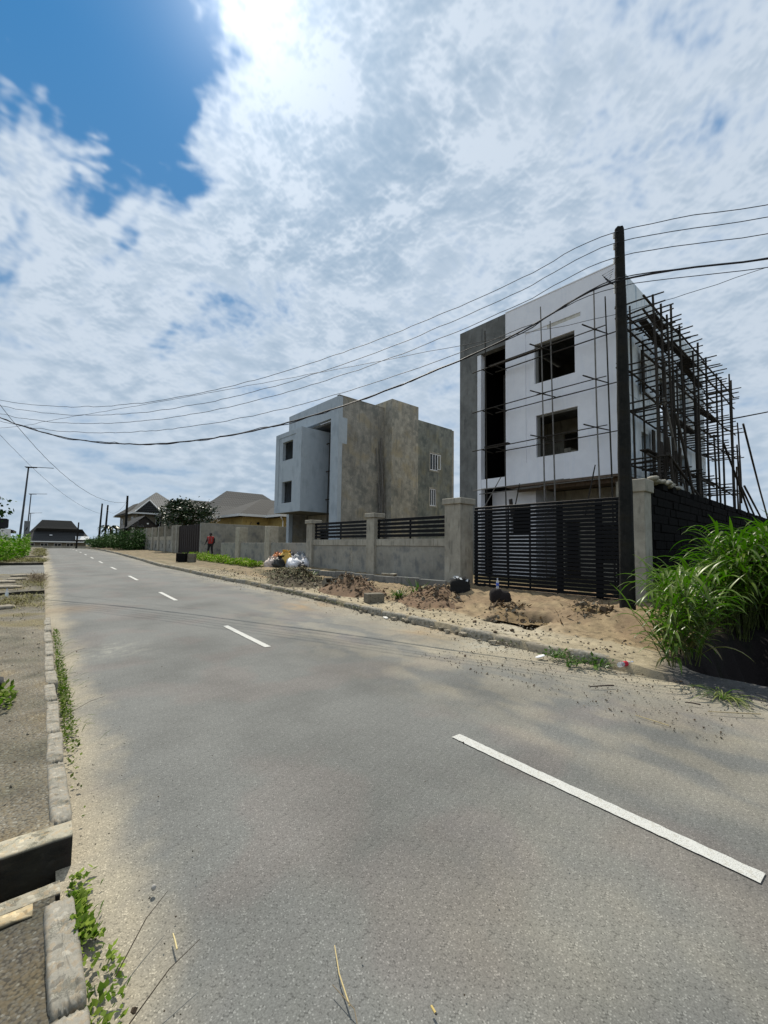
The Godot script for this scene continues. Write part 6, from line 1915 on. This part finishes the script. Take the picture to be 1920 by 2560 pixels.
# ---------------------------------------------------------------- small litter
func where_on_verge(u: float) -> String:
	if u < 4.5: return "by the red labelled bottle"
	if u < 6.2: return "beside the broken drain hole"
	if u < 7.4: return "before the stump with the water bottle"
	if u < 8.6: return "before the low spread earth heap"
	if u < 10.2: return "before the square grey block"
	if u < 12.2: return "before the reddish earth heap"
	return "before the dark rubbish heap"
func litter() -> void:
	rng.seed = 900
	# grit and pebbles washed along the kerbs
	var shapes := []
	for k in 3: shapes.append(MB.new().shard(Vector3.ZERO, Vector3(1, 0.65, 0.8), rng).mesh())
	for k in 3:
		var pl := []
		for i in 760:
			var u := rng.randf_range(0.5, 20.0)
			var v := redge(u) - absf(rng.randfn()) * 0.35
			var s := rng.randf_range(0.003, 0.011) * (1.0 if rng.randf() < 0.96 else 2.0)
			if i % 3 == 0:
				u = rng.randf_range(1.2, 5.0)
				v = rng.randf_range(4.6, 6.5)
			elif i % 12 == 1:
				u = rng.randf_range(0.6, 10.0)
				v = 0.25 + absf(rng.randfn()) * 0.25
				s *= 0.5
			elif i % 11 == 2:
				v = rng.randf_range(0.3, 6.2)
				u = rng.randf_range(0.8, 7.0)
				s *= 0.45
			pl.append([rp(u, v, rh(u) + 0.002 + s * 0.3), s])
		for i in 1100:
			var u := rng.randf_range(2.8, 22.0)
			var v := redge(u) + rng.randf_range(0.1, 3.4)
			var s := rng.randf_range(0.006, 0.024) * (1.9 if i % 9 == 0 else 1.0)
			pl.append([rp(u, v, vh(u, v) + s * 0.3), s])
		for i in 90:
			var u := rng.randf_range(0.6, 11.0)
			var s := rng.randf_range(0.004, 0.013)
			pl.append([rp(u, rng.randf_range(-1.2, 0.05), rh(u) + (0.04 if u < 2.65 else 0.125) + s * 0.2), s])
		var mm := MultiMesh.new()
		mm.transform_format = MultiMesh.TRANSFORM_3D
		mm.mesh = shapes[k]
		mm.instance_count = pl.size()
		for i in pl.size():
			mm.set_instance_transform(i, Transform3D(Basis.from_euler(Vector3(rng.randf(), rng.randf() * 6.0, rng.randf())).scaled(Vector3.ONE * pl[i][1]), pl[i][0]))
		var n := MultiMeshInstance3D.new()
		n.multimesh = mm
		n.material_override = [M.block_grey, M.clod_earth, M.kerb_concrete][k]
		n.name = numbered("gravel")
		add_child(n)
		tag(n, ["brown grit and pebbles strewn along both kerbs", "dark grit and pebbles strewn along both kerbs", "pale grit and pebbles strewn along both kerbs"][k], "gravel", "", "stuff")
	# broken chunks along the right kerb
	for i in 34:
		var u := rng.randf_range(3.4, 16.0)
		if i < 12: u = rng.randf_range(6.0, 9.0)
		var s := rng.randf_range(0.03, 0.065)
		var v := redge(u) - 0.04 - absf(rng.randfn()) * 0.1
		var mb := MB.new().shard(Vector3.ZERO, Vector3(s * 1.3, s * 0.7, s), rng)
		solo("concrete_chunk", "%s broken concrete chunk at the right kerb, %s" % ["grey" if i % 3 == 0 else ("small pale" if s < 0.047 else "pale"), where_on_verge(u)], "rubble", mb, M.kerb_concrete if i % 3 else M.block_grey, rp(u, v, rh(u) + s * 0.35), Basis(Vector3.UP, rng.randf() * 6.0), "broken chunks along the right kerb")
	# bigger clods on the verge
	for i in 26:
		var u := rng.randf_range(3.5, 11.0)
		var v := redge(u) + rng.randf_range(0.8, 2.3)
		if absf(v - 7.75) < 0.5 and absf(u - 5.35) < 0.75: continue
		var s := rng.randf_range(0.04, 0.09)
		var mb := MB.new().paint(Color(0.13, 0.085, 0.05)).shard(Vector3.ZERO, Vector3(s * 1.3, s * 0.7, s), rng)
		solo("clod", "%s dark earth clod %s, %s" % ["small" if s < 0.065 else "big", "close to the kerb" if v - redge(u) < 1.4 else "farther from the kerb", where_on_verge(u)], "clod", mb, M.rubble, rp(u, v, vh(u, v) + s * 0.3), Basis(Vector3.UP, rng.randf() * 6.0), "earth clods on the sandy verge")
	# straws, a filter tip, twigs
	var straw := func(label: String, a: Vector3, b: Vector3, r: float, c: Color, bend := 0.0) -> void:
		var m := (a + b) * 0.5 + (b - a).cross(Vector3.UP) * bend + Vector3(0, r, 0)
		solo("straw", label, "straw", MB.new().paint(c).tube([a, m, b], [r * 0.8, r, r * 1.1], 5), M.plain)
	var st := Color(0.5, 0.4, 0.2)
	straw.call("long yellow straw lying on the road at the bottom of the frame", Vector3(-0.18, 0.012, -1.89), Vector3(-0.1, 0.008, -1.66), 0.0028, st, 0.04)
	straw.call("thin dark bent straw beside the long yellow straw", Vector3(-0.17, 0.012, -1.73), Vector3(-0.05, 0.006, -1.53), 0.0018, Color(0.2, 0.16, 0.1), -0.14)
	straw.call("short pale straw on the road left of centre", Vector3(-0.87, 0.008, -1.94), Vector3(-0.82, 0.007, -1.87), 0.0035, Color(0.6, 0.5, 0.26))
	straw.call("brown stick lying on the road by the red labelled bottle", Vector3(2.5, 0.02, -5.31), Vector3(2.82, 0.02, -5.37), 0.008, Color(0.05, 0.035, 0.025), 0.05)
	straw.call("dark twig on the road before the grass tuft", Vector3(3.31, 0.015, -4.83), Vector3(3.43, 0.015, -4.76), 0.007, Color(0.05, 0.035, 0.025), 0.05)
	straw.call("long dry straw on the sandy right lane", Vector3(2.55, 0.01, -4.45), Vector3(2.72, 0.01, -4.2), 0.004, st, 0.03)
	straw.call("pale straw caught before the grass tuft", Vector3(3.35, 0.02, -4.55), Vector3(3.85, 0.02, -4.5), 0.006, Color(0.4, 0.33, 0.2), 0.04)
	var tip := thing("filter_tip", "yellowish cigarette end lying on the road at the bottom", "cigarette end", Vector3(0.2, 0.009, -1.65), Basis(Vector3.UP, -1.1))
	part("filter", MB.new().paint(Color(0.5, 0.38, 0.14)).tube([Vector3(-0.014, 0, 0), Vector3(0.013, 0, 0)], [0.0045, 0.0045], 8), M.plain, tip)
	part("ash_end", MB.new().paint(Color(0.03, 0.03, 0.03)).tube([Vector3(0.0131, 0, 0), Vector3(0.018, 0, 0)], [0.0042, 0.003], 8), M.plain, tip)
	solo("stone", "small pale stone casting a dark shadow on the road at lower left", "stone", MB.new().paint(Color(0.35, 0.33, 0.3)).lump(Vector3.ZERO, Vector3(0.011, 0.013, 0.011), 2.4, 0.25, nf, 2.0, 8, 10), M.plain, Vector3(-1.08, 0.012, -2.18))
	solo("paper_scrap", "small white paper scrap in the gutter at the right kerb", "paper", MB.new().paint(Color(0.7, 0.7, 0.7)).lump(Vector3.ZERO, Vector3(0.07, 0.012, 0.05), 3.0, 0.4, nf, 2.0, 6, 10), M.plain, Vector3(2.42, 0.03, -6.72), Basis(Vector3.BACK, 0.3))
	solo("paper_scrap", "long white scrap against the middle of the right kerb", "paper", MB.new().paint(Color(0.62, 0.6, 0.55)).lump(Vector3.ZERO, Vector3(0.12, 0.02, 0.05), 3.0, 0.4, nf, 2.0, 6, 10), M.plain, rp(7.9, 6.33, 0.04), RB * Basis(Vector3.UP, 1.2))

# ---------------------------------------------------------------- the standing person
func cap_d(p: Vector3, a: Vector3, b: Vector3, ra: float, rb: float) -> float:
	var ab := b - a
	var t := clampf((p - a).dot(ab) / maxf(ab.length_squared(), 1e-9), 0, 1)
	return p.distance_to(a + ab * t) - lerpf(ra, rb, t)
func field(p: Vector3, bones: Array, k: float) -> float:
	var d := 9.0
	for b in bones:
		var e := cap_d(p, b[0], b[1], b[2], b[3])
		var h := maxf(k - absf(d - e), 0.0) / k
		d = minf(d, e) - h * h * k * 0.25
	return d
func nets(mb: MB, bones: Array, k: float, cell: float) -> void:
	var lo := Vector3(9, 9, 9)
	var hi := -lo
	for b in bones:
		for e in [[b[0], b[2]], [b[1], b[3]]]:
			lo = lo.min(e[0] - Vector3.ONE * (e[1] + cell * 2.0))
			hi = hi.max(e[0] + Vector3.ONE * (e[1] + cell * 2.0))
	var n := Vector3i(((hi - lo) / cell).ceil()) + Vector3i.ONE
	var f := PackedFloat32Array()
	f.resize(n.x * n.y * n.z)
	for z in n.z:
		for y in n.y:
			for x in n.x: f[x + n.x * (y + n.y * z)] = field(lo + Vector3(x, y, z) * cell, bones, k)
	var at := {}
	var off := [0, 1, n.x, n.x + 1, n.x * n.y, n.x * n.y + 1, n.x * n.y + n.x, n.x * n.y + n.x + 1]
	var edges := [[0, 1], [2, 3], [4, 5], [6, 7], [0, 2], [1, 3], [4, 6], [5, 7], [0, 4], [1, 5], [2, 6], [3, 7]]
	for z in n.z - 1:
		for y in n.y - 1:
			for x in n.x - 1:
				var i := x + n.x * (y + n.y * z)
				var inside := 0
				for o in off: inside += 1 if f[i + o] < 0.0 else 0
				if inside == 0 or inside == 8: continue
				var s := Vector3.ZERO
				var c := 0
				for e in edges:
					var a: float = f[i + off[e[0]]]
					var b: float = f[i + off[e[1]]]
					if (a < 0.0) == (b < 0.0): continue
					var t := a / (a - b)
					var pa := Vector3(e[0] & 1, (e[0] >> 1) & 1, e[0] >> 2)
					var pb := Vector3(e[1] & 1, (e[1] >> 1) & 1, e[1] >> 2)
					s += pa.lerp(pb, t)
					c += 1
				var p := lo + (Vector3(x, y, z) + s / c) * cell
				var h := cell * 0.5
				var g := Vector3(field(p + Vector3(h, 0, 0), bones, k) - field(p - Vector3(h, 0, 0), bones, k), field(p + Vector3(0, h, 0), bones, k) - field(p - Vector3(0, h, 0), bones, k), field(p + Vector3(0, 0, h), bones, k) - field(p - Vector3(0, 0, h), bones, k))
				at[i] = mb.v.size()
				mb.v.append(p); mb.n.append(g.normalized()); mb.c.append(mb.col)
	var st := [1, n.x, n.x * n.y]
	for i in at:
		for ax in 3:
			var o1: int = st[(ax + 1) % 3]
			var o2: int = st[(ax + 2) % 3]
			if not (at.has(i - o1) and at.has(i - o2) and at.has(i - o1 - o2)): continue
			var a: float = f[i]
			var b: float = f[i + st[ax]]
			if (a < 0.0) == (b < 0.0): continue
			var q := [at[i], at[i - o1], at[i - o1 - o2], at[i - o2]]
			if a < 0.0: q.reverse()
			for t in [0, 1, 2, 0, 2, 3]: mb.ix.append(q[t])

func person() -> void:
	# faces the camera, x to the viewer's right; about 1.74 m tall
	var P := func(x: float, y: float, z: float) -> Vector3: return Vector3(x, y, z)
	var at := Vector3(-13.05, 0, -32.6)
	at.y = gy(at)
	var o := thing("person", "person in a red vest and dark trousers holding a stick by the tall wall", "person", at, Basis(Vector3.UP, 0.1))
	var hip := 0.9
	var hl: Vector3 = P.call(-0.09, hip, 0.0); var hr: Vector3 = P.call(0.09, hip, 0.0)
	var kl: Vector3 = P.call(-0.12, 0.49, 0.05); var kr: Vector3 = P.call(0.13, 0.49, 0.03)
	var al: Vector3 = P.call(-0.14, 0.09, 0.0); var ar: Vector3 = P.call(0.17, 0.09, -0.03)
	var neck: Vector3 = P.call(0, 1.46, 0.0)
	var sl: Vector3 = P.call(-0.175, 1.4, 0.0); var sr: Vector3 = P.call(0.175, 1.41, 0.0)
	var el: Vector3 = P.call(-0.27, 1.13, 0.04); var er: Vector3 = P.call(0.26, 1.13, -0.05)
	var wl: Vector3 = P.call(-0.33, 0.93, 0.18); var wr: Vector3 = P.call(0.22, 0.9, 0.05)
	var legs := [[hl, kl, 0.085, 0.058], [kl, al, 0.055, 0.038], [hr, kr, 0.085, 0.058], [kr, ar, 0.055, 0.038]]
	var arms := [[sl, el, 0.052, 0.042], [el, wl, 0.04, 0.028], [sr, er, 0.052, 0.042], [er, wr, 0.04, 0.028]]
	var trunk := [[P.call(-0.06, 0.95, 0), P.call(-0.09, 1.32, 0.0), 0.105, 0.115], [P.call(0.06, 0.95, 0), P.call(0.09, 1.32, 0.0), 0.105, 0.115], [sl, sr, 0.065, 0.065], [P.call(0, 1.36, 0), neck, 0.1, 0.055]]
	var feet := [[al + Vector3(0, -0.045, -0.03), al + Vector3(-0.02, -0.055, 0.17), 0.04, 0.035], [ar + Vector3(0, -0.045, -0.03), ar + Vector3(0.05, -0.055, 0.16), 0.04, 0.035]]
	var headb := [[neck, P.call(0, 1.53, 0.015), 0.055, 0.055], [P.call(0, 1.63, 0.0), P.call(0, 1.645, -0.02), 0.095, 0.098], [P.call(0, 1.575, 0.045), P.call(0, 1.56, 0.06), 0.055, 0.045], [P.call(0, 1.62, 0.1), P.call(0, 1.595, 0.115), 0.012, 0.017], [P.call(-0.095, 1.62, 0), P.call(-0.1, 1.6, -0.01), 0.02, 0.015], [P.call(0.095, 1.62, 0), P.call(0.1, 1.6, -0.01), 0.02, 0.015]]
	var body := MB.new()
	nets(body, legs + arms + trunk + feet + headb.slice(0, 1), 0.05, 0.025)
	nets(body, headb, 0.03, 0.013)
	# hands: palm, four curled fingers, thumb
	for h in [[wl, (wl - el).normalized(), -1.0], [wr, (wr - er).normalized(), 1.0]]:
		var w: Vector3 = h[0]
		var d: Vector3 = h[1]
		var side := d.cross(Vector3(0, 0.2, 1)).normalized()
		var fw := side.cross(d).normalized()
		var b := [[w, w + d * 0.08, 0.027, 0.032]]
		for i in 4:
			var r: Vector3 = w + d * 0.085 + side * (0.026 * (i - 1.5) * 0.75)
			var ln: float = [0.03, 0.036, 0.034, 0.026][i]
			var m: Vector3 = r + d * ln + fw * 0.012
			var t: Vector3 = m + d * 0.01 + fw * ln
			b.append([r, m, 0.0095, 0.009]); b.append([m, t, 0.009, 0.008])
		b.append([w + d * 0.03 - side * 0.024, w + d * 0.06 - side * 0.045 + fw * 0.02, 0.011, 0.01])
		b.append([w + d * 0.06 - side * 0.045 + fw * 0.02, w + d * 0.085 - side * 0.035 + fw * 0.04, 0.01, 0.008])
		nets(body, b, 0.012, 0.0075)
	part("body", body, M.skin, o)
	var grow := func(bones: Array, g: float) -> Array:
		var out := []
		for b in bones: out.append([b[0], b[1], b[2] + g, b[3] + g])
		return out
	var tr := MB.new()
	nets(tr, grow.call(legs, 0.016) + [[hl, hr, 0.11, 0.11], [P.call(-0.05, 0.95, 0), P.call(0.05, 0.95, 0), 0.115, 0.115]], 0.05, 0.022)
	part("trousers", tr, M.black_cloth, o)
	var sleeves := MB.new()
	nets(sleeves, grow.call(arms, 0.012), 0.03, 0.02)
	part("sleeves", sleeves, M.black_cloth, o)
	var vest := MB.new()
	nets(vest, grow.call(trunk.slice(0, 3), 0.02) + [[P.call(0, 1.3, 0), P.call(0, 1.42, 0), 0.12, 0.09]], 0.06, 0.022)
	part("vest", vest, M.red_cloth, o)
	var shoes := MB.new()
	nets(shoes, grow.call(feet, 0.012), 0.03, 0.015)
	part("shoes", shoes, M.black_cloth, o)
	var cap := MB.new()
	nets(cap, [[P.call(0, 1.665, -0.01), P.call(0, 1.675, -0.015), 0.104, 0.1], [P.call(-0.04, 1.672, 0.09), P.call(0.04, 1.672, 0.09), 0.02, 0.02], [P.call(-0.03, 1.662, 0.14), P.call(0.03, 1.662, 0.14), 0.012, 0.012]], 0.02, 0.013)
	part("cap", cap, M.black_cloth, o)
	var bag := MB.new()
	nets(bag, [[P.call(0.08, 1.05, -0.17), P.call(0.08, 1.3, -0.17), 0.1, 0.09], [P.call(0.2, 1.05, -0.15), P.call(0.2, 1.3, -0.15), 0.09, 0.09]], 0.06, 0.025)
	part("backpack", bag, M.black_cloth, o)
	var strap := MB.new()
	for x in [-0.1, 0.1]: strap.tube([P.call(x, 1.48, -0.06), P.call(x, 1.47, 0.07), P.call(x, 1.3, 0.145), P.call(x * 1.3, 1.08, 0.11)], [0.018, 0.018, 0.018, 0.018], 6)
	part("strap", strap, M.galvanised, o)
	var tip: Vector3 = wl + Vector3(-0.02, -0.075, 0.055)
	var stick := MB.new().tube([tip + Vector3(0.07, 0.28, -0.07), tip, tip + Vector3(-0.26, -0.86, 0.2)], [0.011, 0.012, 0.01], 7)
	solo("walking_stick", "long pale stick held by the person in the red vest", "stick", stick, M.grey_pole, at, Basis(Vector3.UP, 0.1))
